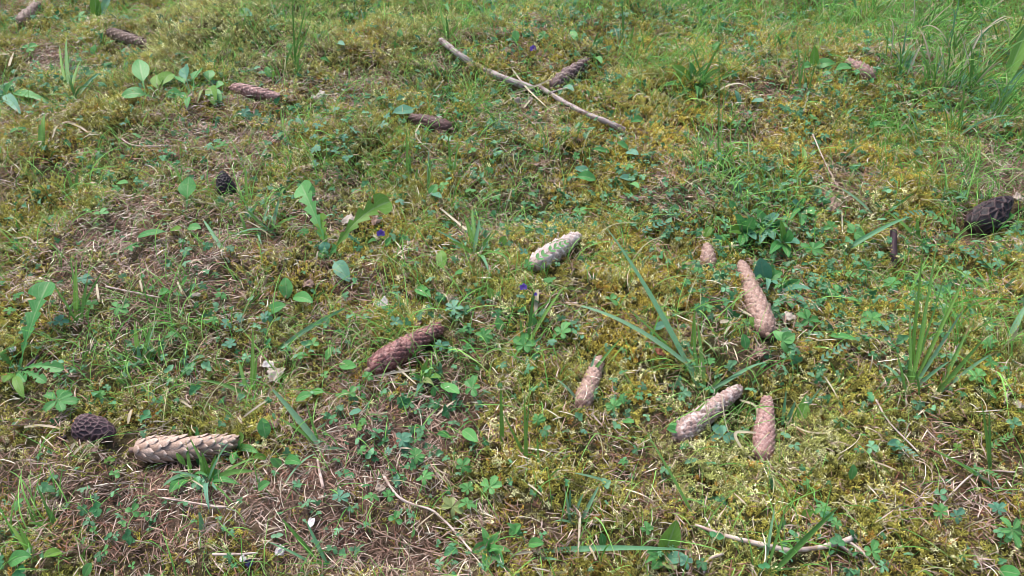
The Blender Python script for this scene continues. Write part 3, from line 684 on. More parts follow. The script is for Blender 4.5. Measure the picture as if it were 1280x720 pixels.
scrap(389, 653, 9, 13, 'mushroom_bit', 'bright white chip on the needle litter', 'pale_scrap', .2, 'scrap', short='white chip')
scrap(350, 688, 14, 12, 'mushroom_bit', 'white crumb beside the tip of a bluish grass blade', 'pale_scrap', .5, 'scrap')
scrap(312, 703, 14, 9, 'darkbit', 'blue-black shrivelled petal at the end of the short pale twig', 'withered_petal', .5, 'petal')
scrap(303, 698, 9, 9, 'mushroom_bit', 'pale bead-like crumb next to the shrivelled petal', 'pale_scrap', .5, 'scrap')
scrap(437, 275, 22, 18, 'deadleaf', 'grey-brown dead leaf under the lobed dandelion', cat='dead leaf')
scrap(470, 275, 12, 16, 'bark', 'small brown bark flake behind the lone violet', 'bark_flake', .4, 'bark')
scrap(790, 247, 34, 9, 'bark', 'flat reddish bark flake half hidden behind vetch', 'bark_flake', .25, 'bark', short='reddish bark flake')
scrap(952, 441, 26, 13, 'bark', 'crumbly brown bark below the long tan cone', 'bark_flake', .7, 'bark')
scrap(1034, 255, 28, 20, 'bark', 'grey-brown clod in a dent of golden moss', 'clod', .6, 'clod', short='grey-brown clod')
scrap(985, 395, 22, 14, 'deadleaf', 'orange-brown dead leaf beside the strawberry leaf', cat='dead leaf')
scrap(385, 355, 18, 12, 'bark', 'brown bark flake beside a pair of oval leaves', 'bark_flake', .4, 'bark')
scrap(522, 403, 12, 12, 'bark', 'tiny brown flake above the mottled reddish cone', 'bark_flake', .4, 'bark')
scrap(245, 368, 13, 7, 'deadleaf', 'flat tan dead leaf in the litter hollow', cat='dead leaf')
scrap(475, 610, 14, 10, 'deadleaf', 'pinkish flake at the head of the curved whitish stem', cat='dead leaf')
scrap(118, 562, 10, 7, 'bark', 'tan flake in the hollow under the brown-purple morel', 'bark_flake', .3, 'bark')
scrap(16, 437, 9, 9, 'mushroom_bit', 'small lilac scrap behind the dandelion clump', 'pale_scrap', .4, 'scrap')
scrap(1275, 505, 14, 10, 'deadleaf', 'pinkish scrap on moss by the drooping blade', cat='dead leaf')
scrap(655, 128, 26, 16, 'deadleaf', 'torn pale leaf litter piece in front of the thick bare branch', crumple=.7)
scrap(343, 528, 16, 12, 'bark', 'brown clod beside the hanging oval leaf', 'clod', .6, 'clod')

# ------------------------------------------------------------------ violets
def violet(px, py, s, label, short, stem_base):
    c = G(px, py, .028); base = G(*stem_base, 0); root = empty('violet', base); r = px2m(py, s) / 2 * .8
    st = MB(); tube(st, arc(base, c, .006, 8), .0006, 5); st.build('stem', M['stalk'], root)
    F_ = Vector((.15, -.75, .6)).normalized(); ex = F_.cross(UP).normalized(); ey = ex.cross(F_)
    for a in (25, 155, 100, 205, 335):
        d = ex * math.cos(R(a)) + ey * math.sin(R(a)); mb = MB()
        pts = [c + d * r * k / 6 * 1.15 + F_ * r * (.3 * math.sin(k / 6 * 2.5)) for k in range(7)]
        ribbon(mb, pts, r * .95, p_oval, .2, N=F_, wave=.05); mb.build('petal', M['petal'], root)
    tag(root, label, 'flower', 'purple violets'); LAND.append((px, py, short))
violet(476, 292, 12, 'single purple violet in moss beside the lobed dandelion', 'dandelion-side violet', (477, 306))
violet(654, 359, 11, 'purple violet under the bleached cone', 'violet under bleached cone', (656, 378))
violet(666, 61, 10, 'small violet behind the bare branch', 'violet behind the branch', (664, 72))
violet(669, 368, 6, 'tiny half-open violet bud by a white straw', 'tiny violet bud', (668, 380))

# ------------------------------------------------------------------ leafy plants
O_, L_, S_, D_, Gp = p_oval, p_lance, p_spoon, p_dand, p_grass
plant('dandelion', 412, 326, [(376, 230, .07, 24, D_, 'leaf', .25), (398, 268, .05, 17, D_, 'bright', .2), (488, 252, .06, 26, D_, 'bright', .30), (403, 303, .02, 20, S_, 'blue', .3), (437, 352, .012, 26, S_, 'blue', .35),
                              (396, 318, .01, 14, S_, 'leaf', .3)], 'dandelion with long lobed leaves spreading from one root', 'dandelion'); LAND.append((415, 290, 'lobed dandelion'))
plant('dandelion', 22, 468, [(62, 352, .06, 30, D_, 'leaf', .12), (80, 462, .03, 14, D_, 'leaf', .3), (0, 440, .03, 12, D_, 'grass', .3), (30, 498, .02, 15, S_, 'bright', .4), (5, 478, .02, 18, S_, 'bright', .3), (58, 478, .02, 12, D_, 'leaf', .3)],
      'dandelion with one tall lobed leaf at the clearing edge', 'dandelion'); LAND.append((30, 455, 'tall-leaved dandelion'))
plant('plantain', 183, 125, [(174, 74, .045, 26, S_, 'leaf', .1)], 'single upright spoon-shaped plantain leaf', 'plantain')
plant('plantain', 200, 128, [(152, 121, .014, 26, S_, 'leaf', .35), (196, 94, .03, 18, S_, 'bright', .2), (216, 92, .03, 22, S_, 'bright', .3)], 'low plantain with rounded leaves beside the upright leaf', 'plantain')
plant('plantain', 241, 124, [(230, 84, .035, 20, S_, 'blue', .3), (252, 88, .03, 20, S_, 'leaf', .35), (220, 97, .03, 18, S_, 'leaf', .4), (207, 120, .012, 18, S_, 'leaf', .3), (225, 122, .012, 18, S_, 'leaf', .3)], 'plantain rosette with several spoon-shaped leaves', 'plantain'); LAND.append((240, 108, 'plantain rosette'))
plant('plantain', 264, 116, [(270, 133, .01, 20, S_, 'bright', .5), (262, 88, .03, 18, S_, 'leaf', .3), (280, 106, .02, 20, S_, 'leaf', .35), (277, 128, .01, 14, S_, 'leaf', .4)], 'plantain rosette touching the pale pinkish cone', 'plantain')
plant('broad_leaf_weed', 5, 128, [(18, 98, .04, 14, L_, 'leaf', .1), (60, 128, .015, 12, S_, 'leaf', .3), (0, 112, .02, 14, L_, 'blue', .1), (26, 142, .012, 16, S_, 'blue', .3), (45, 118, .02, 13, S_, 'leaf', .3)], 'cluster of pointed leaves at the mossy edge', 'weed')
plant('broad_leaf_weed', 123, 26, [(117, -14, .05, 15, L_, 'bright', .05), (140, -6, .04, 12, L_, 'blue', .15), (124, 0, .04, 10, L_, 'bright', .02)], 'bright upright blades at the far edge behind dry curls', 'weed')
plant('broad_leaf_weed', 232, 264, [(236, 221, .05, 27, S_, 'leaf', .04)], 'solitary tall oval leaf beside the black morel', 'weed'); LAND.append((233, 240, 'solitary tall leaf'))
plant('broad_leaf_weed', 1016, 86, [(1018, 57, .05, 11, O_, 'bright', .02), (1045, 80, .02, 16, L_, 'leaf', .3), (1000, 88, .015, 12, L_, 'leaf', .3)], 'weed with one bright upright leaf behind golden moss', 'weed')
plant('broad_leaf_weed', 1252, 112, [(1296, 8, .12, 17, L_, 'bright', .1), (1276, 58, .05, 24, S_, 'bright', .15), (1290, 88, .04, 18, L_, 'bright', .2)], 'broad bright-bladed plant in the tall grass', 'weed'); LAND.append((1262, 80, 'broad-bladed plant'))
plant('broad_leaf_weed', 240, 597, [(212, 616, .012, 17, O_, 'leaf', .3), (220, 566, .03, 9, S_, 'bright', .2), (232, 550, .04, 5, Gp, 'grass', .1), (200, 612, .015, 6, Gp, 'grassblue', .4), (255, 612, .012, 9, L_, 'leaf', .3)], 'leafy weed with a low oval leaf in front of the big light tan cone', 'weed')
plant('broad_leaf_weed', 250, 585, [(246, 532, .045, 12, L_, 'leaf', .05)], 'upright pointed leaf in front of the big light tan cone', 'weed')
plant('broad_leaf_weed', 263, 604, [(252, 564, .04, 7, Gp, 'bright', .1), (270, 568, .04, 7, Gp, 'bright', .1), (262, 640, .012, 7, Gp, 'blue', .5), (280, 600, .015, 10, L_, 'leaf', .3), (276, 588, .02, 15, O_, 'leaf', .2), (300, 606, .02, 9, Gp, 'leaf', .3), (325, 590, .02, 8, Gp, 'grass', .3)],
      'bladed leafy clump in front of the big light tan cone', 'weed'); LAND.append((265, 602, 'dense leafy clump'))
plant('broad_leaf_weed', 300, 563, [(272, 555, .03, 8, L_, 'blue', .2), (305, 545, .03, 16, D_, 'bright', .1), (325, 568, .015, 12, L_, 'leaf', .3), (290, 580, .012, 14, S_, 'leaf', .2)], 'toothed bright leaves at the tip of the big light tan cone', 'weed')
plant('creeping_weed', 955, 285, [(945, 262, .03, 14, O_, 'leaf', .2), (975, 268, .03, 14, O_, 'blue', .2), (935, 280, .02, 13, O_, 'leaf', .2), (968, 300, .02, 15, O_, 'blue', .2), (985, 284, .02, 13, O_, 'leaf', .2), (950, 305, .02, 12, O_, 'blue', .2), (930, 300, .02, 12, O_, 'leaf', .2)],
      'bushy bluish weed with rounded leaves behind the long tan cone', 'weed'); LAND.append((958, 284, 'bushy bluish weed'))
plant('creeping_weed', 930, 292, [(918, 268, .05, 13, O_, 'leaf', .2), (942, 272, .05, 14, O_, 'leaf', .2), (910, 290, .03, 12, O_, 'bright', .2), (925, 308, .02, 13, O_, 'leaf', .2), (945, 300, .03, 12, O_, 'blue', .2)], 'green rounded-leaf weed behind the long tan cone tip', 'weed')
plant('creeping_weed', 978, 305, [(990, 290, .05, 13, O_, 'leaf', .2), (965, 288, .05, 14, O_, 'leaf', .2), (1000, 305, .03, 13, O_, 'blue', .2), (985, 322, .02, 13, O_, 'leaf', .2), (962, 318, .03, 12, O_, 'leaf', .2), (975, 275, .05, 11, O_, 'bright', .1)], 'upright rounded-leaf weed beside the bushy bluish weed', 'weed')
plant('creeping_weed', 1000, 265, [(1008, 250, .03, 15, O_, 'leaf', .2), (990, 252, .03, 12, O_, 'blue', .2), (1018, 268, .02, 13, O_, 'leaf', .2), (1002, 282, .02, 14, O_, 'leaf', .2)], 'small rounded-leaf weed beside the grey-brown clod', 'weed')
plant('creeping_weed', 955, 355, [(950, 322, .04, 22, O_, 'blue', .1), (966, 330, .03, 14, O_, 'leaf', .1), (978, 340, .02, 14, O_, 'leaf', .2), (972, 356, .02, 13, O_, 'blue', .2)], 'weed with one large rounded leaf touching the long tan cone', 'weed')
plant('creeping_weed', 975, 368, [(1015, 362, .03, 13, L_, 'blue', .25), (1000, 350, .02, 14, O_, 'leaf', .2), (1008, 382, .012, 13, O_, 'blue', .2), (990, 385, .012, 12, O_, 'leaf', .2)], 'weed with a drooping silvery leaf beside the strawberry leaf', 'weed')
plant('meadow_weed', 868, 112, [(840, 82, .04, 15, O_, 'bright', .2), (862, 78, .05, 16, O_, 'leaf', .1), (885, 86, .04, 14, L_, 'leaf', .2), (895, 100, .03, 12, L_, 'grass', .2), (828, 108, .02, 10, L_, 'leaf', .3), (850, 122, .01, 12, L_, 'leaf', .3), (875, 120, .02, 13, O_, 'bright', .3), (858, 96, .03, 15, O_, 'leaf', .2), (880, 102, .03, 15, O_, 'leaf', .2)],
      'leafy green clump in golden moss behind a dry root tangle', 'weed'); LAND.append((865, 100, 'golden-moss leafy clump'))
plant('broad_leaf_weed', 528, 478, [(540, 462, .02, 16, O_, 'bright', .3), (552, 472, .02, 14, L_, 'bright', .3), (515, 468, .02, 9, L_, 'leaf', .2), (535, 448, .03, 9, L_, 'bright', .1), (520, 496, .01, 7, L_, 'blue', .3)], 'bright weed in front of the mottled reddish cone', 'weed')
plant('broad_leaf_weed', 611, 688, [(602, 658, .02, 11, L_, 'leaf', .2), (624, 664, .02, 10, L_, 'leaf', .2), (590, 690, .012, 16, O_, 'leaf', .3), (630, 706, .012, 14, O_, 'leaf', .3), (606, 716, .01, 14, O_, 'leaf', .3), (640, 690, .01, 10, L_, 'leaf', .3)], 'rosette of small oval leaves at the near edge', 'weed'); LAND.append((611, 690, 'near-edge rosette'))
plant('broad_leaf_weed', 828, 700, [(846, 650, .04, 24, O_, 'bright', .05), (815, 712, .012, 18, O_, 'leaf', .3), (845, 712, .012, 20, O_, 'yellowish', .3), (808, 690, .02, 12, O_, 'leaf', .3), (862, 700, .012, 16, O_, 'blue', .3)], 'weed with one bright round upright leaf beside the tan twig', 'weed'); LAND.append((835, 690, 'bright round-leaved weed'))

tuft(262, 606, [(246, 556, .04, 5, 'grass', .1), (288, 552, .05, 5, 'grassblue', .2), (330, 570, .02, 5, 'grass', .3), (205, 590, .02, 4, 'grassblue', .4), (300, 640, .01, 4, 'grass', .4), (236, 545, .05, 4, 'grass', .1)], 'fine crossing blades growing out of the dense leafy clump', extra=8, L=36)
# ---- grass tufts and single long blades
tuft(400, 564, [(331, 476, .05, 9, 'grassblue', .12), (342, 520, .03, 6, 'grass', .2), (441, 565, .01, 5, 'grassblue', .3), (382, 500, .04, 4, 'grass', .1), (348, 618, .01, 4, 'grassblue', .3)], 'arching grass tuft with one thick bluish blade in litter', extra=4, L=28); LAND.append((370, 520, 'arching bluish grass tuft'))
tuft(720, 655, [(713, 610, .03, 5, 'grassblue', .05), (751, 602, .03, 6, 'grassblue', .05), (690, 653, .01, 5, 'grassblue', .3), (755, 654, .01, 5, 'grass', .3), (697, 632, .02, 4, 'grass', .1), (705, 605, .03, 4, 'grassblue', .1), (730, 615, .03, 5, 'grassblue', .05)], 'star-shaped bluish grass tuft with stubby blades'); LAND.append((722, 645, 'star-shaped tuft'))
tuft(958, 718, [(1052, 630, .06, 8, 'grass', .15), (985, 624, .05, 4, 'grass', .05), (970, 625, .05, 4, 'grassblue', .02), (972, 702, .01, 5, 'grass', .3), (998, 712, .01, 4, 'grass', .3)], 'tuft with a broad blade beside the pale forked twig', extra=3, L=30)
tuft(1136, 492, [(1154, 300, .13, 5.5, 'bright', .04), (1172, 296, .13, 4, 'grass', .05), (1212, 335, .11, 4.5, 'bright', .05), (1137, 385, .07, 4, 'grass', .02), (1210, 378, .08, 5, 'grassblue', .12), (1145, 340, .1, 3, 'bright', .03), (1185, 330, .1, 3, 'grass', .1), (1100, 455, .02, 6, 'grassblue', .3), (1190, 450, .04, 5, 'grassblue', .2), (1160, 390, .07, 5, 'bright', .03), (1120, 440, .04, 4, 'grass', .1)],
     'tallest bright grass tuft with long upright blades', extra=8, L=44, spread=.7); LAND.append((1150, 420, 'tall bright tuft'))
tuft(1166, 500, [(1235, 418, .05, 6, 'grass', .15), (1215, 400, .06, 6, 'grass', .1), (1245, 440, .03, 5, 'grassblue', .2)], 'low fanned tuft against the tall bright tuft', extra=4, L=30)
tuft(1240, 370, [(1160, 324, .03, 4, 'grass', .15), (1215, 332, .03, 5, 'bright', .1), (1272, 345, .03, 5, 'grassblue', .1)], 'thin tuft with one dark blade by large leaning morel', extra=3, L=26)
tuft(1260, 430, [(1284, 378, .04, 8, 'grassblue', .08), (1275, 408, .03, 5, 'straw', .1)], 'pair of pale blades standing at the mossy side')
tuft(1243, 612, [(1226, 498, .09, 8, 'bright', .03), (1236, 505, .07, 5, 'grass', .03)], 'drooping fresh blade rooted in the olive moss'); LAND.append((1236, 550, 'drooping fresh blade'))
tuft(1239, 608, [(1148, 555, .04, 5, 'grass', .15), (1188, 575, .02, 5, 'grassblue', .2)], 'slanting long blade meeting the drooping fresh blade')
tuft(876, 484, [(748, 272, .11, 8, 'grassblue', .10), (870, 388, .05, 7, 'grass', .02), (866, 420, .03, 6, 'grass', .1)], 'longest bluish grass blade leaning across yellow moss'); LAND.append((805, 370, 'longest bluish blade'))
tuft(880, 474, [(700, 378, .06, 7, 'grassblue', .22), (778, 380, .05, 4, 'grass', .1)], 'bent grass blade folding over beside the longest bluish blade')
tuft(885, 492, [(962, 453, .03, 6, 'grassblue', .25), (935, 465, .03, 5, 'grassblue', .2), (905, 470, .02, 5, 'grass', .1)], 'low bluish tuft behind the patchy nibbled cone', extra=2, L=24)
tuft(1034, 326, [(1142, 270, .05, 7, 'grassblue', .12)], 'single grey-blue blade leaning by the dark purple stick')
tuft(1098, 274, [(1044, 232, .04, 6, 'grassblue', .12), (1145, 240, .03, 4, 'grass', .1)], 'curved blade beside the grey-brown clod')
tuft(1150, 305, [(1146, 270, .04, 6, 'bright', .0), (1106, 262, .03, 6, 'grass', .1)], 'short bright blade beside the dark purple stick')
tuft(335, 441, [(441, 381, .03, 7, 'grassblue', .10)], 'straight bluish blade lying over the litter by oval leaves')
tuft(315, 500, [(316, 404, .05, 6, 'bright', .03), (298, 450, .03, 6, 'grass', .1), (244, 474, .02, 6, 'grass', .2), (322, 440, .05, 6, 'bright', .05), (345, 480, .02, 5, 'grass', .1)], 'upright grass tuft behind the big light tan cone', extra=4, L=30)
tuft(96, 405, [(86, 310, .06, 5, 'grass', .03), (96, 322, .06, 7, 'bright', .02), (56, 340, .05, 3, 'grass', .05), (130, 335, .06, 4, 'grass', .05), (110, 345, .05, 4, 'grass', .05), (140, 320, .05, 3, 'grass', .1), (65, 395, .02, 3, 'grass', .1)], 'dark upright grass tuft behind the tall-leaved dandelion', extra=10, L=42, spread=.6); LAND.append((98, 365, 'dark upright tuft'))
tuft(178, 462, [(168, 400, .04, 7, 'bright', .05), (190, 405, .04, 6, 'grass', .1), (200, 392, .04, 3, 'grassblue', .1), (195, 430, .02, 8, 'grass', .2), (172, 430, .03, 7, 'grassblue', .1)], 'short dense grass tuft in the left litter hollow'.replace('left ', ''), extra=10, L=34)
tuft(290, 325, [(252, 272, .03, 5, 'grassblue', .1)], 'single grey-green blade in the litter hollow')
tuft(595, 322, [(580, 268, .05, 6, 'bright', .05), (615, 290, .04, 5, 'grass', .1), (640, 330, .02, 5, 'grass', .4), (560, 300, .04, 6, 'bright', .15), (540, 285, .04, 4, 'grassblue', .15), (590, 255, .06, 6, 'grass', .02), (612, 345, .01, 6, 'grassblue', .4), (600, 270, .05, 5, 'grassblue', .05)], 'full grass tuft of many blades behind the mottled reddish cone', extra=14, L=44); LAND.append((592, 300, 'full grass tuft'))
tuft(340, 290, [(285, 300, .02, 5, 'grassblue', .3), (350, 245, .04, 5, 'grassblue', .1), (375, 270, .03, 5, 'grass', .2), (305, 260, .04, 5, 'grass', .1)], 'sprawling dark grass tuft beside the lobed dandelion', extra=14, L=44, mats=('grass', 'grassblue')); LAND.append((335, 280, 'sprawling dark tuft'))
tuft(360, 270, [], 'small dark grass tuft between dandelion and litter', extra=10, L=30)
tuft(566, 222, [(560, 165, .06, 4, 'bright', .03), (574, 170, .06, 3, 'grass', .03)], 'thin upright tuft behind the full grass tuft', extra=5, L=30, spread=.4)
tuft(511, 226, [(508, 160, .07, 4, 'bright', .02), (512, 190, .05, 4, 'grass', .02)], 'pair of thin upright blades in front of the dark cone', extra=3, L=28, spread=.4)
tuft(533, 240, [(536, 178, .06, 3, 'grassblue', .02), (538, 195, .05, 4, 'grass', .02)], 'straight thin blade pair in front of the dark red-brown cone')
tuft(366, 92, [(365, -5, .16, 2.5, 'grass', .02), (384, 0, .15, 2.5, 'grass', .03), (392, 18, .12, 2, 'grass', .03)], 'very tall thin grass stems behind the pale pinkish cone', extra=10, L=44, spread=.6); LAND.append((368, 50, 'tall thin stems'))
tuft(560, 52, [(548, 5, .06, 5, 'bright', .05), (572, 30, .04, 5, 'bright', .1), (558, 20, .05, 4, 'grass', .1)], 'bright blades at the end of the thick bare branch', extra=5, L=26)
tuft(659, 585, [(655, 488, .09, 5, 'bright', .0), (662, 490, .08, 3, 'grass', .0), (625, 510, .06, 4, 'bright', .05)], 'tall thin upright blades in the central moss'.replace('central ', 'yellow '), extra=2, L=60, spread=.3); LAND.append((657, 540, 'tall thin blades'))
tuft(628, 560, [(626, 478, .07, 6, 'bright', .02)], 'single bright upright blade beside cinquefoil')
tuft(655, 440, [(668, 360, .07, 5, 'grass', .1), (650, 395, .05, 6, 'grass', .1), (680, 420, .03, 5, 'grassblue', .2), (712, 350, .05, 5, 'bright', .1), (640, 455, .02, 5, 'grass', .3)], 'curved grass tuft in front of the violet', extra=6, L=34)
tuft(735, 478, [(780, 418, .05, 5, 'grass', .05), (745, 440, .03, 4, 'grassblue', .1)], 'slim blade crossing the sunken tan cone')
tuft(720, 505, [(690, 470, .03, 5, 'grassblue', .2)], 'short blade at the base of the sunken tan cone')
tuft(875, 655, [(797, 523, .08, 4, 'grass', .06)], 'thin dark blade leaning over lime green moss')
tuft(664, 696, [(872, 688, .03, 9, 'grassblue', .06), (700, 700, .01, 6, 'grassblue', .2)], 'long bluish blade arched low along the near edge'); LAND.append((768, 686, 'low arched blade'))
tuft(780, 612, [(706, 590, .02, 5, 'grassblue', .12), (800, 600, .01, 3, 'grass', .2)], 'bluish blade lying on moss behind the star-shaped tuft')
tuft(400, 706, [(349, 645, .04, 6, 'grass', .1), (382, 650, .03, 6, 'grassblue', .1), (330, 676, .02, 4, 'grassblue', .15)], 'sprawling blades beside the white chip', extra=3, L=34)
tuft(254, 672, [(248, 636, .03, 8, 'grassblue', .02)], 'stubby bluish blade in front of the dense leafy clump')
tuft(68, 660, [(44, 600, .04, 4, 'grass', .1), (52, 622, .03, 5, 'grass', .1), (38, 655, .02, 8, 'bright', .1)], 'yellow-flecked grass tuft in near litter', extra=7, L=30)
tuft(42, 700, [(24, 660, .03, 8, 'bright', .05), (8, 650, .03, 6, 'bright', .1)], 'two bright blades in the near corner litter', extra=5, L=34)
tuft(985, 530, [(1010, 490, .04, 6, 'grass', .05), (983, 485, .04, 5, 'grassblue', .0), (1030, 480, .04, 3, 'grassblue', .1), (995, 500, .03, 6, 'grassblue', .05)], 'upright blades beside the smooth pinkish cone', extra=3, L=26)
tuft(845, 540, [(885, 500, .04, 6, 'bright', .1), (862, 560, .01, 5, 'bright', .2)], 'bright blade crossing the patchy nibbled cone')
tuft(870, 455, [(868, 388, .05, 8, 'bright', .03)], 'broad bright blade standing beside the longest bluish blade')
tuft(52, 190, [(58, 140, .04, 7, 'bright', .25), (50, 150, .04, 6, 'grass', .0)], 'arched blade over olive moss below the pointed leaves', extra=2, L=30)
tuft(90, 130, [(75, 55, .05, 4, 'bright', .1), (102, 75, .05, 5, 'bright', .1), (84, 45, .05, 5, 'grass', .1), (125, 90, .03, 5, 'grassblue', .1)], 'loose tuft of bent blades below the slim brown cone', extra=12, L=40)
tuft(95, 245, [(80, 205, .04, 5, 'bright', .1), (98, 212, .04, 5, 'grass', .1)], 'small tuft in olive moss beside the solitary tall leaf', extra=4, L=26)
tuft(308, 262, [(306, 205, .05, 4, 'bright', .0)], 'single bright blade right behind the litter by black morel'.replace('right ', ''))
tuft(780, 55, [(777, -5, .08, 3, 'grass', .02)], 'slender blade behind the open-scaled cone', extra=6, L=36, spread=.5)
tuft(900, 215, [(898, 10, .25, 1.6, 'grass', .04), (908, 70, .13, 1.6, 'bright', .06)], 'extremely tall thin grass stem over golden moss', extra=10, L=34); LAND.append((900, 110, 'extremely tall stem'))
tuft(870, 118, [(905, 45, .08, 4, 'bright', .1), (935, 85, .05, 4, 'grass', .1), (850, 95, .04, 3, 'grass', .1)], 'long blades rising from the golden-moss leafy clump', extra=14, L=52)
tuft(1000, 120, [(995, 30, .1, 3, 'grass', .03), (1010, 50, .08, 3, 'grass', .05)], 'sparse upright tuft in golden moss', extra=8, L=44, spread=.4)
for k, (x, y, L0, n0, d) in enumerate([(1120, 90, 60, 16, 'beside the spread-scaled cone'), (1165, 120, 70, 20, 'before the broad-bladed plant'), (1195, 70, 70, 20, 'behind the broad-bladed plant'), (1240, 150, 70, 22, 'below the broad-bladed plant'), (1150, 40, 60, 18, 'deep in the far meadow corner'),
                                     (1270, 190, 60, 16, 'behind the large leaning morel'), (1090, 20, 50, 14, 'at the far edge'), (1225, 20, 60, 18, 'at the far meadow corner'), (1130, 175, 50, 10, 'in front of the meadow grass'), (1190, 165, 60, 16, 'in the middle of the meadow grass'), (1040, 10, 40, 10, 'at the far mossy edge'),
                                     (1205, 110, 80, 18, 'among the meadow leaves'), (1255, 60, 60, 16, 'overlapping the broad blades')]):
    tuft(x, y, [], 'long bright meadow grass tuft ' + d, 'meadow grass tufts', extra=int(n0 * 1.3), L=L0 * 1.15, spread=.7, wpx=2.3, mats=('grass', 'bright', 'grass', 'grassblue')); 
LAND.append((1190, 90, 'meadow grass'))
for (x, y, L0, n0) in [(455, 35, 30, 9), (610, 30, 30, 9), (700, 28, 26, 8), (830, 20, 26, 8), (500, 60, 26, 7), (430, 185, 34, 8), (470, 170, 26, 6), (620, 165, 30, 8), (690, 190, 26, 6), (130, 440, 24, 5), (740, 205, 26, 6), (930, 250, 30, 8), (1050, 195, 34, 8), (1015, 460, 26, 5),
                       (1075, 470, 30, 6), (470, 500, 24, 4), (600, 460, 26, 5), (300, 30, 24, 7), (240, 160, 20, 4), (560, 95, 24, 6), (740, 60, 26, 6), (960, 60, 36, 8), (1100, 225, 30, 6), (850, 270, 26, 5), (490, 240, 22, 4), (700, 560, 22, 3), (535, 605, 20, 3), (170, 20, 24, 6), (1060, 380, 26, 6), (1000, 420, 24, 4),
                       (640, 300, 26, 6), (20, 290, 20, 3), (215, 210, 20, 3), (400, 330, 30, 5), (450, 420, 20, 3), (575, 395, 26, 7), (780, 530, 24, 4), (1180, 250, 26, 5), (310, 620, 22, 3), (930, 160, 30, 7), (350, 105, 26, 8), (15, 45, 22, 5), (150, 490, 26, 5), (110, 500, 24, 4)]:
    tuft(x, y, [], 'small short grass tuft', 'small grass tufts', extra=n0, L=L0, spread=.8, wpx=2.6, mats=('grass', 'grass', 'bright', 'grassblue'))

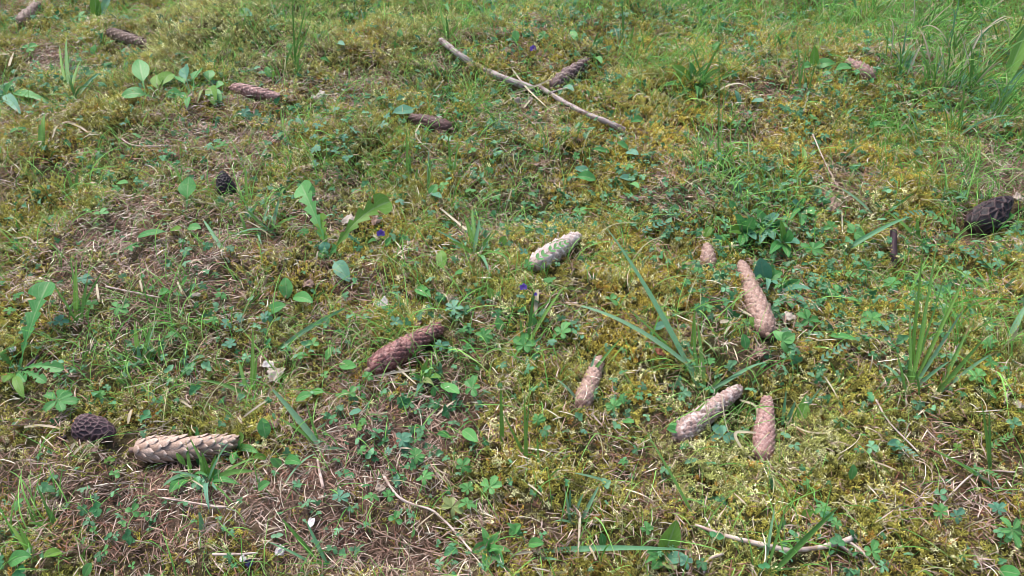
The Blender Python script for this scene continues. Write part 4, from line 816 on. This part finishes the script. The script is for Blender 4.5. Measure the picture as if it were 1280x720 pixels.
# ---- countable single leaves: kind, px, py, size px, angle, material
for it in [('palm', 375, 152, 17, 80, 'blue'), ('palm', 396, 157, 17, 60, 'blue'), ('palm', 392, 171, 14, 90, 'blue'), ('palm', 430, 172, 14, 120, 'blue'), ('palm', 443, 164, 18, 80, 'blue'), ('palm', 477, 156, 18, 60, 'blue'), ('oval', 505, 139, 28, 190, 'blue'), ('palm', 483, 146, 14, 60, 'blue'),
           ('palm', 475, 124, 18, 90, 'leaf'), ('palm', 394, 187, 20, 80, 'blue'), ('palm', 418, 190, 15, 80, 'blue'), ('palm', 434, 198, 20, 60, 'blue'), ('palm', 394, 206, 14, 90, 'blue'), ('oval', 383, 238, 26, 150, 'leaf'), ('palm', 420, 137, 13, 90, 'blue'), ('tri', 497, 190, 15, 90, 'leaf'),
           ('oval', 407, 76, 13, 160, 'leaf'), ('oval', 335, 90, 14, 100, 'leaf'), ('oval', 362, 60, 12, 90, 'leaf'), ('oval', 466, 14, 15, 160, 'blue'), ('oval', 425, 57, 12, 0, 'blue'), ('oval', 500, 43, 12, 90, 'leaf'), ('lance', 522, 48, 14, 135, 'blue'), ('dand', 560, 17, 24, 110, 'leaf'), ('palm', 632, 38, 13, 90, 'leaf'), ('oval', 617, 12, 13, 120, 'blue'),
           ('palm', 680, 45, 20, 90, 'leaf'), ('oval', 645, 46, 16, 90, 'leaf'), ('oval', 717, 45, 14, 120, 'leaf'), ('palm', 770, 40, 16, 90, 'blue'), ('palm', 780, 18, 15, 90, 'blue'), ('oval', 748, 76, 12, 320, 'leaf'), ('oval', 710, 111, 15, 340, 'blue'), ('oval', 797, 153, 18, 180, 'leaf'), ('oval', 728, 213, 20, 160, 'blue'), ('oval', 733, 223, 24, 170, 'leaf'),
           ('oval', 778, 182, 16, 150, 'leaf'), ('oval', 790, 192, 17, 350, 'blue'), ('lance', 751, 188, 24, 170, 'leaf'), ('palm', 785, 208, 20, 30, 'leaf'), ('oval', 783, 224, 18, 170, 'blue'), ('oval', 792, 233, 15, 340, 'leaf'), ('palm', 920, 229, 24, 100, 'leaf'), ('tri', 922, 155, 17, 120, 'leaf'), ('oval', 937, 153, 11, 30, 'leaf'), ('oval', 947, 127, 16, 0, 'blue'), ('lance', 922, 122, 20, 110, 'blue'),
           ('palm', 910, 180, 14, 90, 'leaf'), ('palm', 900, 195, 14, 90, 'blue'), ('lance', 880, 163, 22, 330, 'leaf'), ('palm', 720, 195, 14, 90, 'leaf'), ('oval', 895, 58, 13, 60, 'leaf'), ('palm', 863, 25, 14, 80, 'leaf'), ('palm', 1085, 43, 15, 80, 'blue'), ('oval', 1055, 86, 20, 190, 'leaf'), ('oval', 1045, 52, 12, 100, 'bright'), ('oval', 963, 98, 12, 180, 'blue'),
           ('palm', 1120, 117, 19, 90, 'leaf'), ('oval', 1093, 157, 16, 20, 'leaf'), ('oval', 1070, 152, 16, 150, 'bright'), ('oval', 1131, 160, 12, 20, 'leaf'), ('palm', 1145, 116, 16, 80, 'leaf'), ('oval', 1137, 80, 16, 30, 'blue'), ('oval', 1165, 134, 18, 180, 'bright'), ('tri', 1015, 148, 15, 100, 'leaf'), ('lance', 1005, 193, 20, 100, 'bright'), ('lance', 1000, 216, 14, 50, 'blue'),
           ('tri', 125, 268, 22, 80, 'leaf'), ('tri', 107, 264, 12, 90, 'leaf'), ('palm', 163, 309, 24, 90, 'leaf'), ('lance', 190, 293, 38, 10, 'leaf'), ('oval', 243, 286, 17, 0, 'leaf'), ('oval', 220, 287, 14, 10, 'bright'), ('palm', 102, 349, 25, 40, 'blue'), ('palm', 115, 380, 20, 150, 'leaf'), ('palm', 146, 385, 30, 0, 'leaf'), ('palm', 75, 402, 22, 90, 'blue'),
           ('palm', 276, 370, 18, 90, 'leaf'), ('oval', 231, 351, 14, 60, 'leaf'), ('palm', 266, 401, 16, 80, 'leaf'), ('palm', 282, 405, 18, 60, 'blue'), ('palm', 300, 399, 14, 60, 'blue'), ('palm', 286, 431, 22, 70, 'blue'), ('palm', 215, 420, 20, 120, 'leaf'), ('palm', 228, 410, 12, 60, 'leaf'), ('oval', 205, 367, 16, 10, 'leaf'), ('palm', 20, 371, 20, 60, 'leaf'), ('palm', 12, 388, 18, 60, 'leaf'),
           ('palm', 277, 182, 19, 90, 'leaf'), ('oval', 153, 229, 14, 0, 'leaf'), ('palm', 35, 60, 22, 60, 'leaf'), ('palm', 99, 22, 28, 70, 'leaf'), ('palm', 137, 53, 14, 60, 'leaf'), ('oval', 117, 62, 14, 70, 'leaf'), ('oval', 305, 18, 22, 350, 'blue'), ('tri', 170, 170, 16, 60, 'leaf'), ('oval', 16, 165, 12, 30, 'leaf'), ('palm', 145, 235, 12, 90, 'leaf'), ('palm', 152, 155, 10, 60, 'blue'), ('palm', 305, 140, 18, 60, 'blue'),
           ('palm', 72, 500, 50, 20, 'leaf'), ('palm', 125, 494, 16, 90, 'leaf'), ('tri', 143, 593, 18, 60, 'leaf'), ('tri', 165, 640, 22, 70, 'leaf'), ('tri', 181, 646, 14, 60, 'leaf'), ('tri', 152, 656, 14, 60, 'leaf'), ('tri', 118, 664, 14, 60, 'leaf'), ('tri', 131, 689, 14, 60, 'leaf'), ('tri', 103, 677, 10, 60, 'leaf'), ('palm', 20, 632, 18, 60, 'leaf'), ('oval', 66, 693, 24, 200, 'bright'), ('oval', 25, 700, 30, 20, 'leaf'), ('oval', 110, 712, 20, 60, 'leaf'), ('tri', 165, 708, 14, 60, 'leaf'),
           ('tri', 136, 576, 14, 90, 'bright'),
           ('oval', 358, 360, 27, 95, 'leaf'), ('oval', 345, 386, 27, 20, 'leaf'), ('oval', 379, 375, 26, 345, 'leaf'), ('palm', 331, 397, 16, 90, 'blue'), ('tri', 378, 444, 18, 150, 'leaf'), ('tri', 391, 430, 20, 60, 'leaf'), ('oval', 412, 442, 20, 60, 'leaf'), ('oval', 435, 457, 22, 350, 'leaf'), ('palm', 460, 471, 18, 60, 'leaf'), ('tri', 405, 470, 14, 60, 'leaf'), ('palm', 494, 402, 18, 0, 'blue'),
           ('oval', 552, 325, 24, 95, 'bright'), ('oval', 573, 342, 14, 20, 'leaf'), ('oval', 529, 366, 22, 330, 'leaf'), ('oval', 542, 238, 18, 60, 'leaf'), ('palm', 553, 233, 17, 30, 'leaf'), ('oval', 545, 244, 16, 330, 'blue'), ('oval', 629, 302, 15, 60, 'bright'), ('palm', 567, 385, 30, 60, 'blue'), ('palm', 605, 420, 32, 20, 'leaf'), ('oval', 624, 405, 18, 110, 'leaf'), ('palm', 583, 435, 16, 60, 'leaf'), ('palm', 551, 432, 24, 60, 'blue'), ('palm', 579, 413, 15, 60, 'leaf'),
           ('oval', 614, 368, 16, 110, 'bright'), ('palm', 591, 189, 15, 90, 'leaf'), ('palm', 622, 192, 15, 90, 'blue'), ('palm', 612, 212, 15, 50, 'leaf'), ('palm', 588, 238, 16, 80, 'leaf'), ('palm', 500, 252, 15, 90, 'blue'), ('oval', 486, 302, 14, 60, 'leaf'), ('oval', 441, 300, 14, 150, 'blue'), ('oval', 465, 303, 12, 20, 'leaf'), ('palm', 620, 247, 18, 80, 'leaf'), ('palm', 380, 290, 16, 60, 'leaf'),
           ('palm', 655, 432, 32, 70, 'leaf'), ('palm', 702, 416, 32, 60, 'leaf'), ('palm', 688, 429, 20, 60, 'blue'), ('oval', 666, 400, 16, 90, 'leaf'), ('palm', 655, 315, 16, 90, 'blue'), ('palm', 660, 332, 16, 60, 'leaf'), ('vetch', 690, 314, 50, 28, 'leaf', .050), ('vetch', 819, 284, 40, 20, 'blue'), ('vetch', 775, 262, 40, 160, 'leaf'), ('palm', 686, 350, 18, 60, 'leaf'), ('tri', 763, 375, 22, 60, 'leaf'), ('palm', 740, 303, 16, 60, 'leaf'), ('tri', 829, 397, 22, 80, 'bright'), ('oval', 826, 408, 18, 20, 'blue'),
           ('palm', 817, 322, 14, 60, 'leaf'), ('palm', 887, 386, 20, 120, 'leaf'), ('oval', 941, 404, 18, 120, 'bright'), ('oval', 931, 427, 20, 100, 'leaf'), ('straw', 978, 426, 46, 30, 'leaf'), ('palm', 873, 338, 16, 60, 'leaf'), ('palm', 900, 330, 14, 60, 'bright'), ('palm', 885, 452, 20, 0, 'leaf'), ('palm', 905, 296, 18, 60, 'leaf'), ('palm', 900, 275, 22, 60, 'leaf'), ('oval', 915, 258, 16, 120, 'leaf'), ('oval', 885, 290, 16, 60, 'bright'), ('palm', 724, 265, 20, 40, 'leaf'),
           ('palm', 1068, 291, 28, 30, 'leaf'), ('palm', 1040, 283, 18, 120, 'leaf'), ('palm', 1015, 312, 34, 60, 'leaf'), ('palm', 1010, 400, 32, 90, 'leaf'), ('vetch', 1044, 441, 44, 30, 'blue'), ('lance', 1054, 422, 36, 350, 'leaf'), ('palm', 1068, 375, 18, 100, 'leaf'), ('palm', 1115, 355, 24, 60, 'leaf'), ('palm', 1090, 400, 28, 40, 'leaf'), ('oval', 1103, 410, 16, 330, 'blue'), ('palm', 1045, 365, 24, 150, 'leaf'),
           ('vetch', 1180, 280, 50, 150, 'leaf'), ('vetch', 1218, 322, 52, 145, 'blue'), ('oval', 1232, 332, 18, 330, 'leaf'), ('palm', 1235, 430, 22, 60, 'leaf'), ('palm', 1222, 470, 24, 60, 'leaf'), ('palm', 1238, 453, 20, 0, 'leaf'), ('oval', 1262, 272, 15, 30, 'leaf'), ('oval', 1275, 278, 15, 0, 'leaf'), ('oval', 1255, 285, 13, 20, 'leaf'), ('vetch', 1150, 268, 44, 180, 'blue'), ('vetch', 1060, 345, 50, 350, 'leaf'), ('palm', 1185, 365, 16, 60, 'leaf'),
           ('oval', 330, 535, 26, 100, 'leaf'), ('oval', 345, 578, 18, 150, 'leaf'), ('oval', 366, 578, 22, 350, 'leaf'), ('oval', 325, 573, 16, 180, 'bright'), ('tri', 437, 492, 22, 70, 'leaf'), ('palm', 424, 495, 14, 60, 'leaf'), ('oval', 380, 497, 22, 20, 'leaf'), ('oval', 397, 490, 16, 0, 'leaf'), ('tri', 446, 535, 20, 60, 'bright'), ('oval', 444, 515, 16, 10, 'blue'), ('palm', 453, 527, 16, 60, 'leaf'), ('palm', 452, 563, 18, 60, 'leaf'), ('palm', 502, 550, 26, 30, 'blue'), ('palm', 519, 570, 27, 60, 'leaf'),
           ('palm', 530, 597, 30, 60, 'leaf'), ('palm', 495, 601, 16, 60, 'blue'), ('palm', 424, 622, 26, 60, 'blue'), ('palm', 465, 621, 22, 120, 'leaf'), ('palm', 485, 620, 22, 60, 'leaf'), ('tri', 494, 650, 20, 80, 'leaf'), ('oval', 517, 667, 10, 60, 'leaf'), ('oval', 555, 545, 18, 170, 'leaf'), ('oval', 588, 545, 24, 320, 'leaf'), ('oval', 563, 486, 26, 330, 'leaf'), ('palm', 590, 485, 30, 60, 'leaf'), ('palm', 578, 583, 26, 60, 'leaf'), ('palm', 585, 611, 22, 120, 'leaf'), ('palm', 612, 609, 36, 60, 'leaf'),
           ('palm', 584, 630, 28, 60, 'leaf'), ('palm', 565, 634, 34, 60, 'yellowish'), ('oval', 542, 490, 12, 90, 'leaf'), ('oval', 330, 608, 18, 30, 'leaf'), ('palm', 485, 565, 16, 60, 'blue'), ('lance', 643, 662, 26, 140, 'leaf'),
           ('straw', 847, 538, 34, 100, 'leaf'), ('palm', 903, 545, 32, 60, 'blue'), ('palm', 778, 500, 20, 60, 'leaf'), ('palm', 768, 508, 26, 100, 'leaf'), ('oval', 785, 527, 16, 350, 'leaf'), ('palm', 730, 540, 14, 60, 'blue'), ('palm', 778, 578, 16, 60, 'leaf'), ('palm', 672, 525, 22, 60, 'leaf'), ('oval', 753, 675, 18, 100, 'leaf'), ('oval', 670, 680, 20, 0, 'leaf'), ('oval', 644, 662, 20, 40, 'leaf'), ('palm', 808, 662, 20, 60, 'leaf'), ('palm', 858, 702, 22, 60, 'blue'),
           ('vetch', 1130, 563, 40, 330, 'blue'), ('oval', 1118, 556, 18, 180, 'blue'), ('oval', 1065, 590, 20, 80, 'leaf'), ('palm', 1008, 605, 16, 60, 'leaf'), ('oval', 1004, 515, 24, 70, 'bright'), ('palm', 1247, 637, 22, 60, 'blue'), ('palm', 1265, 663, 44, 330, 'leaf'), ('oval', 1262, 716, 28, 350, 'leaf'), ('vetch', 1252, 552, 34, 30, 'leaf'), ('vetch', 1232, 592, 40, 340, 'leaf'), ('palm', 1177, 640, 24, 100, 'leaf'), ('palm', 1195, 645, 22, 30, 'blue'),
           ('palm', 1028, 635, 22, 60, 'leaf'), ('oval', 1010, 642, 16, 30, 'bright'), ('palm', 1045, 655, 18, 60, 'leaf'), ('palm', 1160, 717, 14, 60, 'bright'), ('palm', 1197, 560, 14, 60, 'bright'), ('tri', 1083, 545, 14, 60, 'leaf'), ('palm', 1235, 490, 26, 60, 'leaf'), ('palm', 1090, 690, 26, 60, 'leaf')]:
    single_leaf(*it)

# ------------------------------------------------------------------ scattered stuff
def sprig_mesh(name, shoots, feather=False):
    mb = MB()
    for k in range(shoots):
        x0, y0 = random.gauss(0, .0035), random.gauss(0, .0035)
        lx, ly = random.gauss(0, .55), random.gauss(0, .55); L = random.uniform(.009, .018)
        nl = 26 if feather else 16; ga = random.uniform(0, 6)
        for i in range(nl):
            t = (i + 1) / nl
            p = Vector((x0 + lx * L * t * t, y0 + ly * L * t * t, L * t)); a = ga + i * 2.4
            ll = random.uniform(.0034, .0058) * (.7 if feather else 1); up = .6 + 1.2 * max(0, t - .5)
            d = Vector((math.cos(a), math.sin(a), up)).normalized(); s = Vector((-math.sin(a), math.cos(a), 0)) * ll * (.10 if not feather else .12)
            m_ = p + d * ll * .5; tip = p + d * ll - UP * ll * .25
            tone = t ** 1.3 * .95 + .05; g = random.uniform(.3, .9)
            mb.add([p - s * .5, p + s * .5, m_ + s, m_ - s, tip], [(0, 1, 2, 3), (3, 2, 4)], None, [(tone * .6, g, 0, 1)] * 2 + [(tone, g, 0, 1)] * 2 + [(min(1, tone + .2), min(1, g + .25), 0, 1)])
    return mb.mesh(name, M['moss'])
def needle_mesh(name):
    mb = MB()
    for k in range(4):
        a = random.uniform(0, 3.14); L = random.uniform(.011, .021); w = random.uniform(.0008, .0014)
        c = Vector((random.gauss(0, .007), random.gauss(0, .007), random.uniform(.001, .006))); d = Vector((math.cos(a), math.sin(a), random.gauss(0, .18))).normalized()
        s = d.cross(UP).normalized(); P0, P1 = c - d * L / 2, c + d * L / 2; mm = c + Vector((0, 0, .0006)) + s * random.gauss(0, .0005)
        vs = []
        for p, ww in ((P0, .5), (mm, 1), (P1, .25)): vs += [p - s * w * ww * .5, p + UP * w * ww * .7, p + s * w * ww * .5]
        g = random.uniform(.1, .9); r_ = random.uniform(.3, 1)
        mb.add(vs, [(0, 1, 4, 3), (1, 2, 5, 4), (3, 4, 7, 6), (4, 5, 8, 7)], None, [(r_, g, 0, 1)] * 9)
    return mb.mesh(name, M['needle'])
def blade_mesh(name, nb=1, curl=.5):
    mb = MB()
    for k in range(nb):
        a = random.uniform(0, 6.28); L = random.uniform(.03, .085); w = random.uniform(.0009, .0020)
        p0 = Vector((random.gauss(0, .004), random.gauss(0, .004), -.002)); d = Vector((math.cos(a), math.sin(a), 0))
        ribbon(mb, bez([p0, p0 + UP * L * random.uniform(.4, .9) + d * L * .15, p0 + d * L * random.uniform(.2, 1.1) * curl * 1.6 + UP * L * random.uniform(.25, .9)], 7), w, p_grass, .4, N=Vector((random.gauss(0, .5), random.gauss(0, .5), 1)), twist=random.uniform(-1, 1), nv=1)
    g = random.uniform(.3, .8); n = len(mb.v) // nb
    mb.c = [(min(1, .3 + 1.6 * (abs(v[2]) / .05)), g, 0, 1) for v in mb.v]
    return mb.mesh(name, M['fine_grass'])
def weed_mesh(name, n, prof='obov'):
    mb = MB(); c = Vector((0, 0, .008))
    palmate(mb, c, .0075, n, random.uniform(0, 6), span=5.6 if n > 3 else 5.0, prof=prof)
    mb.c = [(random.uniform(.75, 1), random.uniform(.4, .7), 0, 1) for _ in mb.v]
    tube(mb, [Vector((.002, .003, -.002)), c], .0004, 4, cap=False, col=(.4, .6, 0, 1))
    return mb.mesh(name, M['weed'])
def straw_mesh(name):
    mb = MB(); L = random.uniform(.02, .06); b = random.gauss(0, .09) * L
    P = [Vector((-L / 2, 0, 0)), Vector((-L * .15, b, .004)), Vector((L * .2, b, .006)), Vector((L / 2, 0, .001))]
    ribbon(mb, bez(P, 9), random.uniform(.0006, .0016), lambda t: .7 + .3 * math.sin(3 * t), .3, twist=random.uniform(-1, 1), nv=1)
    g = random.uniform(.3, 1); mb.c = [(1, g, 0, 1)] * len(mb.v)
    return mb.mesh(name, M['needle'])

def scatter(name, meshes, X, Y, Z, scale, tilt, tint, label, cat):
    n = len(X); me = bpy.data.meshes.new(name); me.vertices.add(n)
    me.vertices.foreach_set('co', np.stack([X, Y, Z], -1).astype(np.float32).ravel())
    rot = np.stack([rng.normal(0, tilt, n), rng.normal(0, tilt, n), rng.uniform(0, 6.283, n)], -1)
    for an, ty, dat in (('rot', 'FLOAT_VECTOR', rot), ('scl', 'FLOAT', scale), ('pick', 'INT', rng.integers(0, len(meshes), n))):
        at = me.attributes.new(an, ty, 'POINT')
        if ty == 'FLOAT_VECTOR': at.data.foreach_set('vector', dat.astype(np.float32).ravel())
        else: at.data.foreach_set('value', dat.astype(np.int32 if ty == 'INT' else np.float32))
    at = me.attributes.new('tint', 'FLOAT_COLOR', 'POINT'); at.data.foreach_set('color', np.concatenate([tint, np.ones((n, 1))], 1).astype(np.float32).ravel())
    o = bpy.data.objects.new(name, me); COL.objects.link(o)
    ng = bpy.data.node_groups.new(name, 'GeometryNodeTree')
    ng.interface.new_socket('Geometry', in_out='INPUT', socket_type='NodeSocketGeometry'); ng.interface.new_socket('Geometry', in_out='OUTPUT', socket_type='NodeSocketGeometry')
    gi = ng.nodes.new('NodeGroupInput'); go = ng.nodes.new('NodeGroupOutput')
    jo = ng.nodes.new('GeometryNodeGeometryToInstance')
    for q in meshes:
        src = bpy.data.objects.new(name + '_source', q)          # not linked to the scene: only its mesh is read
        oi = ng.nodes.new('GeometryNodeObjectInfo'); oi.inputs[0].default_value = src
        ng.links.new(oi.outputs['Geometry'], jo.inputs[0])
    ip = ng.nodes.new('GeometryNodeInstanceOnPoints'); ng.links.new(gi.outputs[0], ip.inputs['Points']); ng.links.new(jo.outputs[0], ip.inputs['Instance'])
    return o, ng, gi, go, ip, meshes
def scatter_full(*a):
    o, ng, gi, go, ip, meshes = scatter(*a)
    for nd in [q for q in ng.nodes if q.bl_idname in ('GeometryNodeObjectInfo', 'GeometryNodeGeometryToInstance')][:]:
        if nd.bl_idname == 'GeometryNodeGeometryToInstance': ng.nodes.remove(nd)
    j = ng.nodes.new('GeometryNodeJoinGeometry')
    for nd in [q for q in ng.nodes if q.bl_idname == 'GeometryNodeObjectInfo']:
        g2 = ng.nodes.new('GeometryNodeGeometryToInstance'); ng.links.new(nd.outputs['Geometry'], g2.inputs[0]); ng.links.new(g2.outputs[0], j.inputs[0])
    ng.links.new(j.outputs[0], ip.inputs['Instance']); ip.inputs['Pick Instance'].default_value = True
    def att(nm, ty):
        q = ng.nodes.new('GeometryNodeInputNamedAttribute'); q.data_type = ty; q.inputs[0].default_value = nm
        return q.outputs[0]
    ng.links.new(att('pick', 'INT'), ip.inputs['Instance Index']); ng.links.new(att('rot', 'FLOAT_VECTOR'), ip.inputs['Rotation']); ng.links.new(att('scl', 'FLOAT'), ip.inputs['Scale'])
    ng.links.new(ip.outputs[0], go.inputs[0])
    md = o.modifiers.new('scatter', 'NODES'); md.node_group = ng
    tag(o, a[-2], a[-1], kind='stuff')
    return o

def region(density, near_only=False):
    """uniform points over the ground round the view, thinner outside it"""
    x0, x1, y0, y1 = -2.0, 2.0, .18, 2.75; n = int(density * (x1 - x0) * (y1 - y0))
    X = rng.uniform(x0, x1, n); Y = rng.uniform(y0, y1, n)
    hw = .53 + (Y - .426) * .508
    k = (np.abs(X) < hw + .04) & (Y < 2.2) & (Y > .40) | (np.abs(X) < hw + .40) & (rng.random(n) < .45)
    return X[k], Y[k]
CP = np.array(CAPS)
def clear(X, Y, f=1.0):
    keep = np.ones(len(X), bool)
    for ax, ay, bx, by, r in CP:
        near = np.where((X > min(ax, bx) - r) & (X < max(ax, bx) + r) & (Y > min(ay, by) - r) & (Y < max(ay, by) + r))[0]
        if not len(near): continue
        dx, dy = bx - ax, by - ay; l2 = dx * dx + dy * dy + 1e-12
        t = np.clip(((X[near] - ax) * dx + (Y[near] - ay) * dy) / l2, 0, 1)
        d = np.hypot(X[near] - ax - t * dx, Y[near] - ay - t * dy); keep[near[d < r * f]] = False
    return keep
def lerp(a, b, t): return a[None] + (b - a)[None] * t[:, None]
C = lambda *q: np.array(q)
# moss
X, Y = region(40000); mc = moss_cover(X, Y); k = (rng.random(len(X)) < np.clip(mc * 1.15 - .12, 0.02, 1)) & clear(X, Y, .66); X, Y, mc = X[k], Y[k], mc[k]
cu = patchy(X, Y, 1.7); k = rng.random(len(X)) < np.clip(1.15 + cu * .45, .25, 1); X, Y, mc, cu = X[k], Y[k], mc[k], cu[k]
px, py = proj(X, Y); gold = np.clip(blobs(px, py, GOLD) * .8 + .25 + patchy(X, Y, .6) * .28, 0, 1); lime = np.clip(blobs(px, py, LIME) + patchy(X, Y, 2.3) * .22 - .02, 0, 1)
tint = lerp(C(.40, .40, .085), C(.66, .52, .09), gold); tint = tint + (C(.50, .53, .17)[None] - tint) * lime[:, None]
rust = (rng.random(len(X)) < .07)[:, None]; tint = np.where(rust, C(.50, .26, .05)[None], tint)
pale = (rng.random(len(X)) < .18)[:, None]; tint = np.where(pale, C(.86, .83, .46)[None], tint)
tint = tint * rng.uniform(.4, 1.45, (len(X), 1)) * np.clip(1 + patchy(X, Y, 3.1) * .12, .7, 1.4)[:, None]
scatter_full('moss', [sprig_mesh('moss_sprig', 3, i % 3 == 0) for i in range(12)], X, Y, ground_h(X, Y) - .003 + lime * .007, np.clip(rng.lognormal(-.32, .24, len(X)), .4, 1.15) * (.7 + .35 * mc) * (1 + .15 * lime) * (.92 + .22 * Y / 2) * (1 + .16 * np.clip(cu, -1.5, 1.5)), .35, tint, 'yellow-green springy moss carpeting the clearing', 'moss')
# needle litter
X, Y = region(19000); mc = moss_cover(X, Y); k = (rng.random(len(X)) < np.clip(1.05 - mc * 1.06, .07, 1)) & clear(X, Y, .9); X, Y, mc = X[k], Y[k], mc[k]
q = rng.random(len(X))[:, None]
tint = np.where(q < .48, C(.47, .30, .23)[None], np.where(q < .72, C(.70, .54, .46)[None], np.where(q < .90, C(.28, .12, .08)[None], C(.86, .78, .64)[None]))) * rng.uniform(.6, 1.2, (len(X), 1))
scatter_full('needle_litter', [needle_mesh('needles') for i in range(16)], X, Y, ground_h(X, Y) + .001 + mc * .010, rng.uniform(.7, 1.15, len(X)), .2, tint, 'dry pinkish-brown spruce needles strewn between the moss', 'needle litter')
# dry stems
X, Y = region(650); mc = moss_cover(X, Y); k = clear(X, Y, 1.0) & (rng.random(len(X)) < 1.0 - .55 * mc); X, Y, mc = X[k], Y[k], mc[k]
Z = ground_h(X, Y) + .004 + mc * .009; S = rng.uniform(.4, 1.0, len(X))
for A_, B_, r_ in TOPS:
    for _ in range(4):
        q = A_.lerp(B_, rng.uniform(.05, .95)); X = np.append(X, q.x + rng.normal(0, r_ * .3)); Y = np.append(Y, q.y + rng.normal(0, r_ * .3)); Z = np.append(Z, q.z + r_ * 1.0); S = np.append(S, rng.uniform(.2, .5))
tint = lerp(C(.38, .28, .20), C(.74, .68, .54), rng.random(len(X)))
scatter_full('dry_stems', [straw_mesh('stem_bit') for i in range(14)], X, Y, Z, S, .22, tint, 'fine dead grass stems scattered over moss and needles', 'dry stems')
# fine grass
X, Y = region(32000); px, py = proj(X, Y); g = np.clip(.125 + blobs(px, py, GRASSY) * .62 + np.clip(patchy(X, Y, 4.4), 0, 2) * .14, 0, 1)
k = (rng.random(len(X)) < g) & clear(X, Y, .55); X, Y, g = X[k], Y[k], g[k]
tint = lerp(C(.09, .30, .05), C(.28, .55, .13), rng.random(len(X))); dry = (rng.random(len(X)) < .12)[:, None]; tint = np.where(dry, C(.45, .42, .24)[None], tint)
scatter_full('fine_grass', [blade_mesh('blades', 1, random.uniform(.3, 1.3)) for i in range(24)], X, Y, ground_h(X, Y), rng.uniform(.35, 1.05, len(X)) * (.65 + .9 * g), .2, tint, 'fine short grass growing through the moss', 'grass')
# tiny weeds
X, Y = region(8500); px, py = proj(X, Y); g = np.clip(.08 + np.clip(patchy(X, Y, 5.2) - .3, 0, 3) * .35 + blobs(px, py, WEEDY), 0, 1); k = (rng.random(len(X)) < g) & clear(X, Y, 1.0); X, Y = X[k], Y[k]
tint = lerp(C(.05, .21, .07), C(.19, .40, .22), rng.random(len(X))) * rng.uniform(.6, 1.2, (len(X), 1))
scatter_full('ground_cover', [weed_mesh('leaflets', n_, pf) for n_, pf in ((3, 'obov'), (5, 'obov'), (5, 'obov'), (3, 'straw'), (2, 'straw'), (4, 'obov'))], X, Y, ground_h(X, Y) + .003 + moss_cover(X, Y) * .008, np.clip(rng.lognormal(-.15, .40, len(X)), .3, 1.5), .4, tint, 'tiny seedlings and leaflets sprinkled through the moss', 'seedlings')

# ------------------------------------------------------------------ labels of the many small plants
used = set(o.get('label') for o in bpy.data.objects if o.get('label'))
VAGUE = ('dry pale straw', 'small short grass tuft')
def dist(a, b): return math.hypot(a[0] - b[0], (a[1] - b[1]) * 1.3)
def rel(l, x, y):
    dy = y - l[1]
    return 'in front of' if dy > 0 else 'behind'
SINGLES = [q for q in PLANTS if q[1] in VAGUE or q[3] and q[3].endswith('in the moss') and q[3] != 'grass tufts in the moss']
for q in PLANTS:
    o, desc, cat, grp, x, y = q
    if q in SINGLES: continue
    tag(o, desc, cat, grp); used.add(desc)
for q in sorted(SINGLES, key=lambda q: min(dist((q[4], q[5]), l) for l in LAND)):
    o, desc, cat, grp, x, y = q
    ls = sorted(LAND, key=lambda l: dist((x, y), l)); done = None
    a = ls[0]; d0 = dist((x, y), a)
    cands = []
    if d0 < 60: cands += [f'{desc} just {rel(a, x, y)} the {a[2]}', f'{desc} close beside the {a[2]}']
    for b in ls[1:5]:
        cands.append(f'{desc} between the {a[2]} and the {b[2]}')
    for i in range(0, 4):
        for b in ls[i + 1:8]:
            cands.append(f'{desc} {rel(ls[i], x, y)} the {ls[i][2]}, towards {b[2]}')
    for c_ in cands:
        if c_ not in used and len(c_.split()) <= 16: done = c_; break
    if not done: done = cands[-1]
    used.add(done); tag(o, done, cat, grp)
